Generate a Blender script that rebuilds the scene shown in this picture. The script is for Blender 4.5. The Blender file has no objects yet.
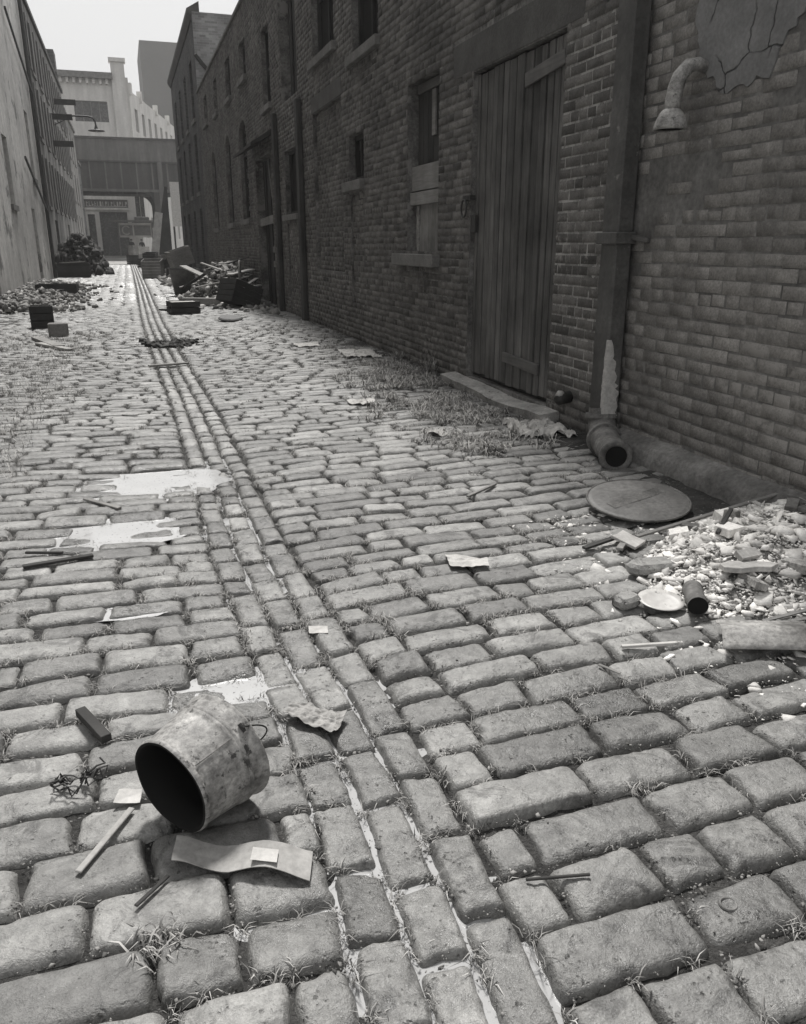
import bpy, math, random
import numpy as np
from mathutils import Vector, Matrix
R = math.radians
random.seed(7); rng = np.random.default_rng(11)
scene = bpy.context.scene
COL = scene.collection

# ---------------------------------------------------------------- camera, sky, sun, exposure
cam_d = bpy.data.cameras.new("camera"); cam = bpy.data.objects.new("camera", cam_d); COL.objects.link(cam)
cam.location = (0, 0, 1.35)
cam.rotation_euler = (R(90 - 18.456), 0, R(-18.241))
cam_d.sensor_fit = 'VERTICAL'; cam_d.sensor_height = 36.0; cam_d.lens = 36.0 * 803 / 1024
cam_d.clip_start = 0.05; cam_d.clip_end = 2000
scene.camera = cam

SUN_EL, SUN_AZ = 57.0, 8.0          # azimuth measured from +Y towards +X
world = bpy.data.worlds.new("World"); scene.world = world; world.use_nodes = True
wn = world.node_tree.nodes; wl = world.node_tree.links
bg = wn["Background"]
sky = wn.new("ShaderNodeTexSky"); sky.sky_type = 'NISHITA'; sky.sun_disc = False
sky.sun_elevation = R(SUN_EL); sky.sun_rotation = R(SUN_AZ)
sky.air_density = 1.0; sky.dust_density = 6.0; sky.ozone_density = 0.3
bw = wn.new("ShaderNodeRGBToBW"); wl.new(sky.outputs[0], bw.inputs[0])
# even cloud cover over the blue sky: the cloud value replaces most of the clear-sky value
mx = wn.new("ShaderNodeMix"); mx.data_type = 'FLOAT'
mx.inputs[0].default_value = 0.75
wl.new(bw.outputs[0], mx.inputs[2])
tc = wn.new("ShaderNodeTexCoord"); nz = wn.new("ShaderNodeTexNoise")
nz.inputs['Scale'].default_value = 1.6; nz.inputs['Detail'].default_value = 4; nz.inputs['Roughness'].default_value = 0.45
wl.new(tc.outputs['Generated'], nz.inputs['Vector'])
mr = wn.new("ShaderNodeMapRange"); wl.new(nz.outputs[0], mr.inputs[0])
mr.inputs[3].default_value = 6.4; mr.inputs[4].default_value = 7.6
wl.new(mr.outputs[0], mx.inputs[3])
wl.new(mx.outputs[0], bg.inputs[0]); bg.inputs[1].default_value = 0.060

sd = bpy.data.lights.new("sun", 'SUN'); sd.energy = 2.2; sd.angle = R(9); sd.color = (1.0, 0.98, 0.95)
sun = bpy.data.objects.new("sun", sd); COL.objects.link(sun); sun.location = (0, 20, 40)
sdir = Vector((math.sin(R(SUN_AZ)) * math.cos(R(SUN_EL)), math.cos(R(SUN_AZ)) * math.cos(R(SUN_EL)), math.sin(R(SUN_EL))))
sun.rotation_euler = sdir.to_track_quat('Z', 'Y').to_euler()

vs = scene.view_settings
scene.display_settings.display_device = 'sRGB'
vs.view_transform = 'Standard'; vs.look = 'None'; vs.gamma = 1; vs.use_curve_mapping = False
vs.exposure = 1.02
scene.render.engine = 'CYCLES'
cy = scene.cycles
cy.max_bounces = 6; cy.diffuse_bounces = 3; cy.glossy_bounces = 2; cy.transmission_bounces = 2; cy.volume_bounces = 0
cy.use_denoising = True
cy.caustics_reflective = False; cy.caustics_refractive = False

# ---------------------------------------------------------------- numpy noise
def _hash(ix, iy, seed):
    h = (ix.astype(np.int64) * 374761393 + iy.astype(np.int64) * 668265263 + seed * 1442695041) & 0xffffffff
    h = ((h ^ (h >> 13)) * 1274126177) & 0xffffffff
    return ((h ^ (h >> 16)) & 0xffff) / 65535.0
def vnoise(x, y, seed=0):
    x = np.asarray(x, float); y = np.asarray(y, float)
    ix = np.floor(x); iy = np.floor(y); fx = x - ix; fy = y - iy
    fx = fx * fx * (3 - 2 * fx); fy = fy * fy * (3 - 2 * fy)
    a = _hash(ix, iy, seed); b = _hash(ix + 1, iy, seed); c = _hash(ix, iy + 1, seed); d = _hash(ix + 1, iy + 1, seed)
    return (a * (1 - fx) + b * fx) * (1 - fy) + (c * (1 - fx) + d * fx) * fy * 1.0
def fbm(x, y, seed=0, oct=3):
    s = 0; a = 0.5; t = 0
    for k in range(oct):
        s = s + a * vnoise(np.asarray(x) * 2 ** k, np.asarray(y) * 2 ** k, seed + k * 17); t += a; a *= 0.5
    return s / t - 0.5          # about -0.5 .. 0.5

# ---------------------------------------------------------------- materials
MATS = {}
class NT:
    def __init__(s, m): s.t = m.node_tree; s.n = s.t.nodes; s.l = s.t.links
    def new(s, k, **kw):
        n = s.n.new(k)
        for a, b in kw.items(): setattr(n, a, b)
        return n
    def link(s, a, b): s.l.new(a, b)
    def math(s, op, a, b=None, clamp=False):
        n = s.new("ShaderNodeMath", operation=op, use_clamp=clamp)
        for i, v in enumerate((a, b)):
            if v is None: continue
            if isinstance(v, (int, float)): n.inputs[i].default_value = v
            else: s.link(v, n.inputs[i])
        return n.outputs[0]
    def noise(s, vec, scale, detail=4, rough=0.55, dist=0.0):
        n = s.new("ShaderNodeTexNoise"); s.link(vec, n.inputs['Vector'])
        n.inputs['Scale'].default_value = scale; n.inputs['Detail'].default_value = detail
        n.inputs['Roughness'].default_value = rough; n.inputs['Distortion'].default_value = dist
        return n.outputs[0]
    def rng(s, v, a, b, c, d, smooth=False):
        n = s.new("ShaderNodeMapRange")
        if smooth: n.interpolation_type = 'SMOOTHSTEP'
        s.link(v, n.inputs[0])
        for i, q in enumerate((a, b, c, d)): n.inputs[i + 1].default_value = q
        return n.outputs[0]
    def mix(s, f, a, b):
        n = s.new("ShaderNodeMix"); n.data_type = 'FLOAT'
        for i, v in ((0, f), (2, a), (3, b)):
            if isinstance(v, (int, float)): n.inputs[i].default_value = v
            else: s.link(v, n.inputs[i])
        return n.outputs[0]

def base_mat(name):
    m = bpy.data.materials.new(name); m.use_nodes = True
    nt = NT(m); b = nt.n["Principled BSDF"]; return m, nt, b

def surf(name, v=0.2, var=0.35, scale=4.0, fine=40.0, rough=0.8, bump=0.3, dist=0.01, island=0.0, grain=None,
         spots=None, streak=0.0, spec=0.3, metallic=0.0, warm=0.02):
    """neutral grey surface: v base value; var broad variation; fine speckle; island random per loose piece;
    grain axis index stretches the noise along an axis; spots=(threshold, value, scale) pale or dark patches"""
    if name in MATS: return MATS[name]
    m, nt, b = base_mat(name)
    tcn = nt.new("ShaderNodeTexCoord"); vec = tcn.outputs['Object']
    gv = vec
    if grain is not None:
        mp = nt.new("ShaderNodeMapping"); sc = [14.0, 14.0, 14.0]; sc[grain] = 0.9
        mp.inputs['Scale'].default_value = sc; nt.link(vec, mp.inputs['Vector']); gv = mp.outputs[0]
    big = nt.noise(vec, scale, 5, 0.6)
    fin = nt.noise(gv, fine if grain is None else 3.0, 5, 0.65)
    f1 = nt.rng(big, 0.3, 0.7, 1 - var, 1 + var)
    f2 = nt.rng(fin, 0.3, 0.7, 1 - var * 0.8, 1 + var * 0.8)
    val = nt.math('MULTIPLY', nt.math('MULTIPLY', f1, f2), v)
    if island:
        g = nt.new("ShaderNodeNewGeometry")
        val = nt.math('MULTIPLY', val, nt.rng(g.outputs['Random Per Island'], 0, 1, 1 - island, 1 + island))
    if streak:
        mp2 = nt.new("ShaderNodeMapping"); mp2.inputs['Scale'].default_value = (1.6, 1.6, 0.22); nt.link(vec, mp2.inputs['Vector'])
        s_ = nt.rng(nt.noise(mp2.outputs[0], 1.2, 4, 0.6), 0.42, 0.62, 1 - streak, 1.05)
        val = nt.math('MULTIPLY', val, s_)
    if spots:
        th, sv, ss = spots
        mk = nt.rng(nt.noise(vec, ss, 6, 0.7), th, th + 0.06, 0, 1)
        val = nt.mix(mk, val, sv)
    cmb = nt.new("ShaderNodeCombineColor")
    nt.link(nt.math('MULTIPLY', val, 1 + warm), cmb.inputs[0]); nt.link(val, cmb.inputs[1])
    nt.link(nt.math('MULTIPLY', val, 1 - warm * 1.6), cmb.inputs[2])
    nt.link(cmb.outputs[0], b.inputs['Base Color'])
    nt.link(nt.rng(fin, 0.3, 0.7, max(0.05, rough - 0.12), min(1, rough + 0.12)), b.inputs['Roughness'])
    b.inputs['Specular IOR Level'].default_value = spec; b.inputs['Metallic'].default_value = metallic
    if bump:
        bp = nt.new("ShaderNodeBump"); bp.inputs['Strength'].default_value = bump; bp.inputs['Distance'].default_value = dist
        nt.link(nt.math('ADD', fin, nt.math('MULTIPLY', big, 0.5)), bp.inputs['Height'])
        nt.link(bp.outputs[0], b.inputs['Normal'])
    MATS[name] = m; return m

def stone_mat():
    m, nt, b = base_mat("granite_sett")
    vec = nt.new("ShaderNodeTexCoord").outputs['Object']
    g = nt.new("ShaderNodeNewGeometry"); isl = g.outputs['Random Per Island']
    at = nt.new("ShaderNodeAttribute"); at.attribute_name = "wet"; wet = at.outputs['Fac']
    # every stone gets its own piece of the texture
    off = nt.new("ShaderNodeVectorMath"); off.operation = 'SCALE'; off.inputs[0].default_value = (31, 17, 23); nt.link(isl, off.inputs['Scale'])
    ad = nt.new("ShaderNodeVectorMath"); ad.operation = 'ADD'; nt.link(vec, ad.inputs[0]); nt.link(off.outputs[0], ad.inputs[1]); v2 = ad.outputs[0]
    big = nt.noise(vec, 2.0, 4, 0.6); mid = nt.noise(v2, 11, 6, 0.7, 0.6); mid2 = nt.noise(v2, 34, 5, 0.7, 0.3); fin = nt.noise(v2, 170, 3, 0.7)
    vor = nt.new("ShaderNodeTexVoronoi"); wv = nt.new("ShaderNodeVectorMath"); wv.operation = 'ADD'; nn = nt.new("ShaderNodeTexNoise"); nn.inputs['Scale'].default_value = 60; nn.inputs['Detail'].default_value = 3; nt.link(v2, nn.inputs['Vector'])
    ws = nt.new("ShaderNodeVectorMath"); ws.operation = 'SCALE'; ws.inputs['Scale'].default_value = .03; nt.link(nn.outputs[1], ws.inputs[0]); nt.link(v2, wv.inputs[0]); nt.link(ws.outputs[0], wv.inputs[1])
    nt.link(wv.outputs[0], vor.inputs['Vector']); vor.inputs['Scale'].default_value = 62; vor.inputs['Randomness'].default_value = 1
    pits = nt.rng(vor.outputs['Distance'], 0.06, 0.34, 0.0, 1.0)
    pm = nt.rng(nt.noise(v2, 14, 4, 0.7), 0.52, 0.62, 0, 1)
    pit = nt.math('SUBTRACT', 1.0, nt.math('MULTIPLY', nt.math('SUBTRACT', 1.0, pits), pm))
    val = nt.math('MULTIPLY', nt.rng(big, 0.3, 0.7, 0.82, 1.18), nt.rng(mid, 0.3, 0.7, 0.60, 1.32))
    val = nt.math('MULTIPLY', val, nt.rng(mid2, 0.3, 0.7, 0.78, 1.2))
    val = nt.math('MULTIPLY', val, nt.rng(fin, 0.3, 0.7, 0.84, 1.16))
    val = nt.math('MULTIPLY', val, nt.rng(isl, 0, 1, 0.62, 1.26))
    val = nt.math('MULTIPLY', val, nt.mix(pit, 0.42, 1.0))
    stain = nt.rng(nt.noise(v2, 6.5, 6, 0.75, 0.9), 0.54, 0.62, 1.0, 0.50)      # tar and soot stains
    val = nt.math('MULTIPLY', nt.math('MULTIPLY', val, stain), 0.250)
    dust = nt.rng(nt.noise(v2, 55, 4, 0.8), 0.66, 0.70, 0, 1)                     # specks of lime
    val = nt.mix(nt.math('MULTIPLY', dust, 0.6), val, 0.5)
    val = nt.math('MULTIPLY', val, nt.mix(wet, 1.0, 0.62))
    aw = nt.new("ShaderNodeAttribute"); aw.attribute_name = "worn"; val = nt.math('MULTIPLY', val, nt.mix(aw.outputs['Fac'], 1.0, 1.17))
    cmb = nt.new("ShaderNodeCombineColor")
    nt.link(nt.math('MULTIPLY', val, 1.01), cmb.inputs[0]); nt.link(val, cmb.inputs[1]); nt.link(nt.math('MULTIPLY', val, 0.97), cmb.inputs[2])
    nt.link(cmb.outputs[0], b.inputs['Base Color'])
    nt.link(nt.math('SUBTRACT', nt.rng(mid2, 0.3, 0.7, 0.40, 0.66), nt.math('MULTIPLY', wet, 0.22)), b.inputs['Roughness'])
    b.inputs['Specular IOR Level'].default_value = 0.6
    h = nt.math('ADD', nt.math('MULTIPLY', mid2, 0.8), nt.math('ADD', nt.math('MULTIPLY', fin, 0.22), nt.math('MULTIPLY', pit, 0.35)))
    bp = nt.new("ShaderNodeBump"); bp.inputs['Strength'].default_value = 1.0; bp.inputs['Distance'].default_value = 0.010
    nt.link(h, bp.inputs['Height']); nt.link(bp.outputs[0], b.inputs['Normal'])
    return m
M_STONE = stone_mat()

def brick_geo_mat(name, v, isl, eff_th, eff_v, z_eff=None):
    m, nt, b = base_mat(name)
    vec = nt.new("ShaderNodeTexCoord").outputs['Object']; g = nt.new("ShaderNodeNewGeometry")
    big = nt.noise(vec, 0.9, 5, 0.65); mid = nt.noise(vec, 7, 5, 0.65); fin = nt.noise(vec, 85, 4, 0.7)
    val = nt.math('MULTIPLY', nt.rng(big, 0.3, 0.7, 0.6, 1.4), nt.rng(mid, 0.3, 0.7, 0.75, 1.25))
    val = nt.math('MULTIPLY', val, nt.rng(fin, 0.3, 0.7, 0.7, 1.3))
    val = nt.math('MULTIPLY', val, nt.rng(g.outputs['Random Per Island'], 0, 1, 1 - isl, 1 + isl))
    val = nt.math('MULTIPLY', val, v)
    e = nt.math('ADD', nt.math('MULTIPLY', nt.noise(vec, 14, 7, 0.75), 0.6), nt.math('MULTIPLY', nt.noise(vec, 1.1, 3, 0.5), 0.4))
    if z_eff is not None:      # salts rise from the ground
        sp = nt.new("ShaderNodeSeparateXYZ"); nt.link(vec, sp.inputs[0])
        e = nt.math('ADD', e, nt.rng(sp.outputs[2], 0.1, z_eff, 0.055, 0.0))
    val = nt.mix(nt.rng(e, eff_th, eff_th + 0.07, 0, 1), val, eff_v)
    cmb = nt.new("ShaderNodeCombineColor")
    nt.link(nt.math('MULTIPLY', val, 1.04), cmb.inputs[0]); nt.link(val, cmb.inputs[1]); nt.link(nt.math('MULTIPLY', val, 0.95), cmb.inputs[2])
    nt.link(cmb.outputs[0], b.inputs['Base Color']); b.inputs['Roughness'].default_value = 0.8
    b.inputs['Specular IOR Level'].default_value = 0.3
    bp = nt.new("ShaderNodeBump"); bp.inputs['Strength'].default_value = 0.7; bp.inputs['Distance'].default_value = 0.008
    nt.link(nt.math('ADD', mid, nt.math('MULTIPLY', fin, 0.4)), bp.inputs['Height']); nt.link(bp.outputs[0], b.inputs['Normal'])
    return m
M_BRICK = brick_geo_mat("soot_dark_brick", 0.112, 0.42, 0.585, 0.23, 1.6)
M_BRICK_PALE = brick_geo_mat("pale_infill_brick", 0.12, 0.4, 0.55, 0.3)
M_BRICK_PAINT = brick_geo_mat("painted_brick", 0.205, 0.16, 0.575, 0.30, 1.2)
M_MORTAR = surf("dirty_mortar", 0.14, 0.6, 3.0, 30, 0.95, 0.5, 0.01, spots=(0.56, 0.24, 2.2))
M_REPOINT = surf("pale_repointing", 0.26, 0.6, 3.0, 30, 0.95, 0.5, 0.01, spots=(0.52, 0.42, 7))
M_MORTAR_P = surf("painted_mortar", 0.165, 0.4, 3.0, 30, 0.95, 0.5, 0.01)

def brick_tex_mat(name, v=0.08, mort=0.12, axis='Y', bw_=0.22, bh=0.075, spots=None):
    m, nt, b = base_mat(name)
    vec = nt.new("ShaderNodeTexCoord").outputs['Object']
    sp = nt.new("ShaderNodeSeparateXYZ"); nt.link(vec, sp.inputs[0])
    cb = nt.new("ShaderNodeCombineXYZ"); nt.link(sp.outputs[1 if axis == 'Y' else 0], cb.inputs[0]); nt.link(sp.outputs[2], cb.inputs[1])
    br = nt.new("ShaderNodeTexBrick"); nt.link(cb.outputs[0], br.inputs['Vector'])
    br.inputs['Scale'].default_value = 1; br.inputs['Brick Width'].default_value = bw_; br.inputs['Row Height'].default_value = bh
    br.inputs['Mortar Size'].default_value = 0.006; br.inputs['Mortar Smooth'].default_value = 0.3
    br.inputs['Color1'].default_value = (v * 0.75,) * 3 + (1,); br.inputs['Color2'].default_value = (v * 1.3,) * 3 + (1,)
    br.inputs['Mortar'].default_value = (mort,) * 3 + (1,)
    big = nt.noise(vec, 0.7, 6, 0.65)
    mixc = nt.new("ShaderNodeMix"); mixc.data_type = 'RGBA'; mixc.blend_type = 'MULTIPLY'; mixc.inputs[0].default_value = 1
    nt.link(br.outputs[0], mixc.inputs[6])
    sc = nt.rng(big, 0.3, 0.7, 0.6, 1.4)
    cc = nt.new("ShaderNodeCombineColor"); [nt.link(sc, cc.inputs[i]) for i in range(3)]
    nt.link(cc.outputs[0], mixc.inputs[7]); nt.link(mixc.outputs[2], b.inputs['Base Color'])
    b.inputs['Roughness'].default_value = 0.9; b.inputs['Specular IOR Level'].default_value = 0.2
    bp = nt.new("ShaderNodeBump"); bp.inputs['Strength'].default_value = 0.5; bp.inputs['Distance'].default_value = 0.01; bp.invert = True
    nt.link(br.outputs['Fac'], bp.inputs['Height']); nt.link(bp.outputs[0], b.inputs['Normal'])
    return m

M = dict(
    dirt=surf("damp_dirt", 0.055, 0.6, 5, 70, 0.9, 1.0, 0.02, spots=(0.60, 0.30, 34)),
    water=None,
    door=surf("weathered_door_wood", 0.125, 0.5, 1.5, rough=0.75, bump=0.8, dist=0.008, grain=2, island=0.28, streak=.35),
    board=surf("grey_board", 0.20, 0.3, 2.5, rough=0.8, bump=0.5, dist=0.005, grain=1, island=0.1),
    panel=surf("bare_panel_wood", 0.22, 0.4, 3, rough=0.8, bump=0.4, dist=0.005, grain=2),
    darkwood=surf("dark_wood", 0.035, 0.4, 2, rough=0.75, bump=0.4, dist=0.006, grain=2, island=0.3),
    blackwood=surf("sooty_wood", 0.034, 0.4, 2, rough=0.8, bump=0.3, dist=0.006, island=0.3),
    sill=surf("sandstone_sill", 0.17, 0.3, 4, 45, 0.85, 0.5, 0.01),
    lintel=surf("stone_lintel", 0.095, 0.3, 3, 45, 0.85, 0.5, 0.01),
    threshold=surf("worn_threshold", 0.36, 0.4, 5, 50, 0.8, 0.6, 0.02, spots=(0.6, 0.1, 9)),
    pipe=surf("painted_downpipe", 0.105, 0.4, 4, 35, 0.6, 0.45, 0.006, spec=0.45, streak=.35, spots=(.63, .22, 9)),
    chip=surf("white_chipped_paint", 0.42, 0.25, 12, 60, 0.7, 0.5, 0.004),
    clay=surf("crusted_iron", 0.15, 0.45, 10, 50, 0.8, 0.7, 0.01),
    rust=surf("rusty_sheet", 0.13, 0.4, 6, 50, 0.55, 0.4, 0.005, spec=0.5),
    zinc=surf("worn_pail_zinc", 0.29, 0.6, 13, 70, 0.6, 0.6, 0.004, spots=(0.575, 0.07, 30), spec=0.4),
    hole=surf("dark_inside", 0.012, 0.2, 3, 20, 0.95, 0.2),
    iron=surf("black_iron", 0.03, 0.3, 6, 40, 0.6, 0.3, 0.003, spec=0.5),
    enamel=surf("chipped_enamel", 0.52, 0.12, 6, 40, 0.4, 0.15, 0.002, spots=(0.62, 0.14, 16), spec=0.5),
    paper=surf("soiled_paper", 0.47, 0.18, 10, 60, 0.9, 0.3, 0.002),
    paperd=surf("wet_cardboard", 0.34, 0.2, 7, 60, 0.85, 0.3, 0.003),
    card=surf("cardboard_strip", 0.33, 0.25, 5, 50, 0.85, 0.25, 0.003),
    plaster=surf("plaster_chips", 0.68, 0.2, 8, 60, 0.95, 0.5, 0.005, island=0.35),
    plast_dust=surf("plaster_dust", 0.36, 0.5, 9, 60, 0.95, 0.9, 0.02),
    vent=surf("vent_pipe_metal", 0.30, 0.5, 11, 60, 0.6, 0.4, 0.004, spots=(0.6, 0.13, 20)),
    white=surf("whitewashed_wall", 0.52, 0.28, 0.35, 6, 0.9, 0.3, 0.02, streak=0.12, spots=(0.57, 0.20, 0.8)),
    greywall=surf("grey_stucco", 0.30, 0.3, 0.8, 18, 0.9, 0.4, 0.02, streak=0.5),
    steel=surf("viaduct_steel", 0.08, 0.2, 0.3, 4, 0.7, 0.2, 0.02, streak=0.25),
    steell=surf("viaduct_light_paint", 0.14, 0.15, 0.3, 4, 0.7, 0.2, 0.02, streak=0.25),
    facade=surf("pale_facade", 0.62, 0.1, 0.3, 5, 0.9, 0.2, 0.02, streak=0.12),
    glass=surf("dull_window_glass", 0.06, 0.4, 0.6, 6, 0.25, 0.05, 0.01, spec=0.6),
    tower=surf("far_tower_brick", 0.15, 0.06, 0.2, 3, 0.95, 0.1),
    curtain=surf("pale_window_board", 0.42, 0.1, 2, 10, 0.9, 0.2),
    grass=surf("dry_grass", 0.27, 0.3, 3, 20, 0.8, 0.0, island=0.85),
    pebble=surf("joint_pebbles", 0.19, 0.2, 8, 60, 0.9, 0.3, 0.003, island=0.6),
    coat=surf("dark_coat", 0.03, 0.2, 4, 30, 0.9, 0.2), skin=surf("skin", 0.35, 0.05, 4, 30, 0.6, 0.0),
    tar=surf("street_asphalt", 0.16, 0.25, 0.5, 20, 0.85, 0.3, 0.01),
)
def water_mat(nm="pale_puddle_water", tone=.48):
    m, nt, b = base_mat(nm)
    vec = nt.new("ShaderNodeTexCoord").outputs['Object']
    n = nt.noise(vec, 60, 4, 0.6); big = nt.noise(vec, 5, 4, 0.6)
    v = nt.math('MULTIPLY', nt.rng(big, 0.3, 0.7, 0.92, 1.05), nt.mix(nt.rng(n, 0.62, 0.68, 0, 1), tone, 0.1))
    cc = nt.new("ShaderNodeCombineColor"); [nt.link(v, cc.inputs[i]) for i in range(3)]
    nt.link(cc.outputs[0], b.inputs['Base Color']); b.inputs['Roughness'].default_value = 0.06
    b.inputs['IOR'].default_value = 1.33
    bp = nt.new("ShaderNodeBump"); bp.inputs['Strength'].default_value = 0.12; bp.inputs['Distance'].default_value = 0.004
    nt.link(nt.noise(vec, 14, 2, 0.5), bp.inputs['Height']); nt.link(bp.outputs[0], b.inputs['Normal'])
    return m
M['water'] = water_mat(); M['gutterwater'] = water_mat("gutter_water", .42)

# ---------------------------------------------------------------- mesh + object helpers
WORG = {}
def wo(o): return WORG[o.name]
def props(o, label=None, cat=None, group=None, kind=None):
    if label: o['label'] = label
    if cat: o['category'] = cat
    if group: o['group'] = group
    if kind: o['kind'] = kind
    return o
def np_mesh(name, V, F, mat, parent=None, origin=None, smooth=False):
    """V (n,3) world coordinates, F (m,k) all faces with k corners"""
    V = np.asarray(V, float); F = np.asarray(F, np.int32)
    if parent is not None: org = np.array(wo(parent))
    elif origin is not None: org = np.array(origin, float)
    else: org = np.array([V[:, 0].mean(), V[:, 1].mean(), V[:, 2].min()])
    me = bpy.data.meshes.new(name); n, (m_, k) = len(V), F.shape
    me.vertices.add(n); me.vertices.foreach_set("co", (V - org).astype(np.float32).ravel())
    me.loops.add(m_ * k); me.loops.foreach_set("vertex_index", F.ravel())
    me.polygons.add(m_); me.polygons.foreach_set("loop_start", np.arange(m_, dtype=np.int32) * k)
    me.update(calc_edges=True)
    if smooth: me.polygons.foreach_set("use_smooth", np.ones(m_, bool))
    me.materials.append(mat)
    o = bpy.data.objects.new(name, me); COL.objects.link(o)
    if parent is not None: o.parent = parent
    else: o.location = org
    WORG[o.name] = tuple(org); return o
class MB:
    def __init__(s): s.V = []; s.F = []; s.mi = []; s.cur = 0
    def add(s, V, F):
        k = len(s.V); s.V += [tuple(v) for v in V]; s.F += [tuple(i + k for i in f) for f in F]; s.mi += [s.cur] * len(F); return s
    def box(s, x0, x1, y0, y1, z0, z1, T=None):
        V = [(x, y, z) for z in (z0, z1) for y in (y0, y1) for x in (x0, x1)]
        if T is not None: V = [tuple(T @ Vector(v)) for v in V]
        return s.add(V, [(0, 2, 3, 1), (4, 5, 7, 6), (0, 1, 5, 4), (2, 6, 7, 3), (0, 4, 6, 2), (1, 3, 7, 5)])
    def bar(s, a, b, w, h, up=(0, 0, 1)):
        a = Vector(a); b = Vector(b); d = b - a; L = d.length; d.normalize()
        u = Vector(up); u = (u - d * u.dot(d))
        if u.length < 1e-4: u = Vector((1, 0, 0)) - d * d.x
        u.normalize(); r = d.cross(u)
        T = Matrix(((r.x, d.x, u.x, a.x), (r.y, d.y, u.y, a.y), (r.z, d.z, u.z, a.z), (0, 0, 0, 1)))
        return s.box(-w / 2, w / 2, 0, L, -h / 2, h / 2, T)
    def tube(s, pts, rad, n=12, caps=True):
        P = [Vector(p) for p in pts]; rad = rad if hasattr(rad, '__len__') else [rad] * len(P)
        V = []; prev = None
        for i, p in enumerate(P):
            d = (P[min(i + 1, len(P) - 1)] - P[max(i - 1, 0)]).normalized()
            if prev is None: u = d.orthogonal().normalized()
            else: u = (prev - d * prev.dot(d)).normalized()
            prev = u; w = d.cross(u)
            for k in range(n):
                t = 2 * math.pi * k / n; V.append(tuple(p + (u * math.cos(t) + w * math.sin(t)) * rad[i]))
        F = [(i * n + k, i * n + (k + 1) % n, (i + 1) * n + (k + 1) % n, (i + 1) * n + k) for i in range(len(P) - 1) for k in range(n)]
        if caps: F += [tuple(range(n))[::-1], tuple((len(P) - 1) * n + k for k in range(n))]
        return s.add(V, F)
    def lathe(s, prof, n=32, T=None):
        """prof [(r,z)] about local z"""
        V = []
        for r, z in prof:
            for k in range(n):
                t = 2 * math.pi * k / n; v = Vector((r * math.cos(t), r * math.sin(t), z)); V.append(tuple(T @ v) if T is not None else tuple(v))
        F = [(i * n + k, i * n + (k + 1) % n, (i + 1) * n + (k + 1) % n, (i + 1) * n + k) for i in range(len(prof) - 1) for k in range(n)]
        if prof[0][0] > 1e-5 and False: pass
        return s.add(V, F)
    def prism(s, poly, ext):
        n = len(poly); e = Vector(ext)
        V = [tuple(p) for p in poly] + [tuple(Vector(p) + e) for p in poly]
        return s.add(V, [tuple(range(n))[::-1], tuple(range(n, 2 * n))] + [(i, (i + 1) % n, n + (i + 1) % n, n + i) for i in range(n)])
    def build(s, name, mat, parent=None, origin=None, smooth=False, bevel=0.0, mats=None, recalc=True):
        V = np.array(s.V, float)
        if parent is not None: org = Vector(wo(parent))
        elif origin is not None: org = Vector(origin)
        else: org = Vector(((V[:, 0].min() + V[:, 0].max()) / 2, (V[:, 1].min() + V[:, 1].max()) / 2, V[:, 2].min()))
        me = bpy.data.meshes.new(name); me.from_pydata([tuple(Vector(v) - org) for v in s.V], [], s.F)
        if recalc:
            import bmesh
            bm = bmesh.new(); bm.from_mesh(me)
            bmesh.ops.recalc_face_normals(bm, faces=bm.faces)
            if bevel: bmesh.ops.bevel(bm, geom=list(bm.edges), offset=bevel, segments=1, affect='EDGES')
            bm.to_mesh(me); bm.free()
        me.materials.append(mat)
        for extra in (mats or []): me.materials.append(extra)
        if mats and not bevel:
            for p, i in zip(me.polygons, s.mi): p.material_index = i
        if smooth:
            for p in me.polygons: p.use_smooth = True
        o = bpy.data.objects.new(name, me); COL.objects.link(o)
        if parent is not None: o.parent = parent
        else: o.location = org
        WORG[o.name] = tuple(org); return o
def thing(name, loc, label, cat, group=None):
    o = bpy.data.objects.new(name, None); COL.objects.link(o); o.location = loc; o.empty_display_size = 0.2
    WORG[o.name] = tuple(loc); props(o, label, cat, group); return o

# ---------------------------------------------------------------- ground heights
GY = [0, 1.0, 1.36, 2.0, 2.57, 3.5, 5.3, 7.5, 11.4, 16, 27, 40, 70]
GX = [.43, .455, .48, .485, .455, .415, .43, .43, .38, .355, .41, .45, .5]
def gx(y): return np.interp(y, GY, GX)
DIPS = [(-.06, 4.85, .42, .34, .040), (-.20, 3.98, .36, .26, .034), (.17, 2.36, .22, .14, .030), (.18, 1.36, .22, .07, .020),
        (-.05, 3.0, .2, .12, .018), (1.25, 1.9, .5, .1, .008)]
def zg(x, y):
    x = np.asarray(x, float); y = np.asarray(y, float); c = gx(y)
    z = 0.010 * np.abs(x - c) - 0.016 * np.exp(-((x - c) / .2) ** 2) + 0.028 * fbm(x * .9 + 5, y * .9, 3, 2) + 0.006
    for a, b, sx, sy, d in DIPS: z = z - d * np.exp(-((x - a) / sx) ** 2 - ((y - b) / sy) ** 2)
    return z
def z1(x, y): return float(zg(x, y))
# mud that covers the setts in places
def mudcover(x, y):
    m = np.clip((x - 2.45) / .5, 0, 1) * (y < 12) * 1.0 + np.clip((-x - 0.75) / 1.5, 0, 1) * .6
    m = m + .7 * np.exp(-((x - 2.6) / .4) ** 2 - ((y - 3.6) / .5) ** 2)
    return m + 1.1 * (vnoise(x * 2.1, y * 2.1, 91) - .72)

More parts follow.
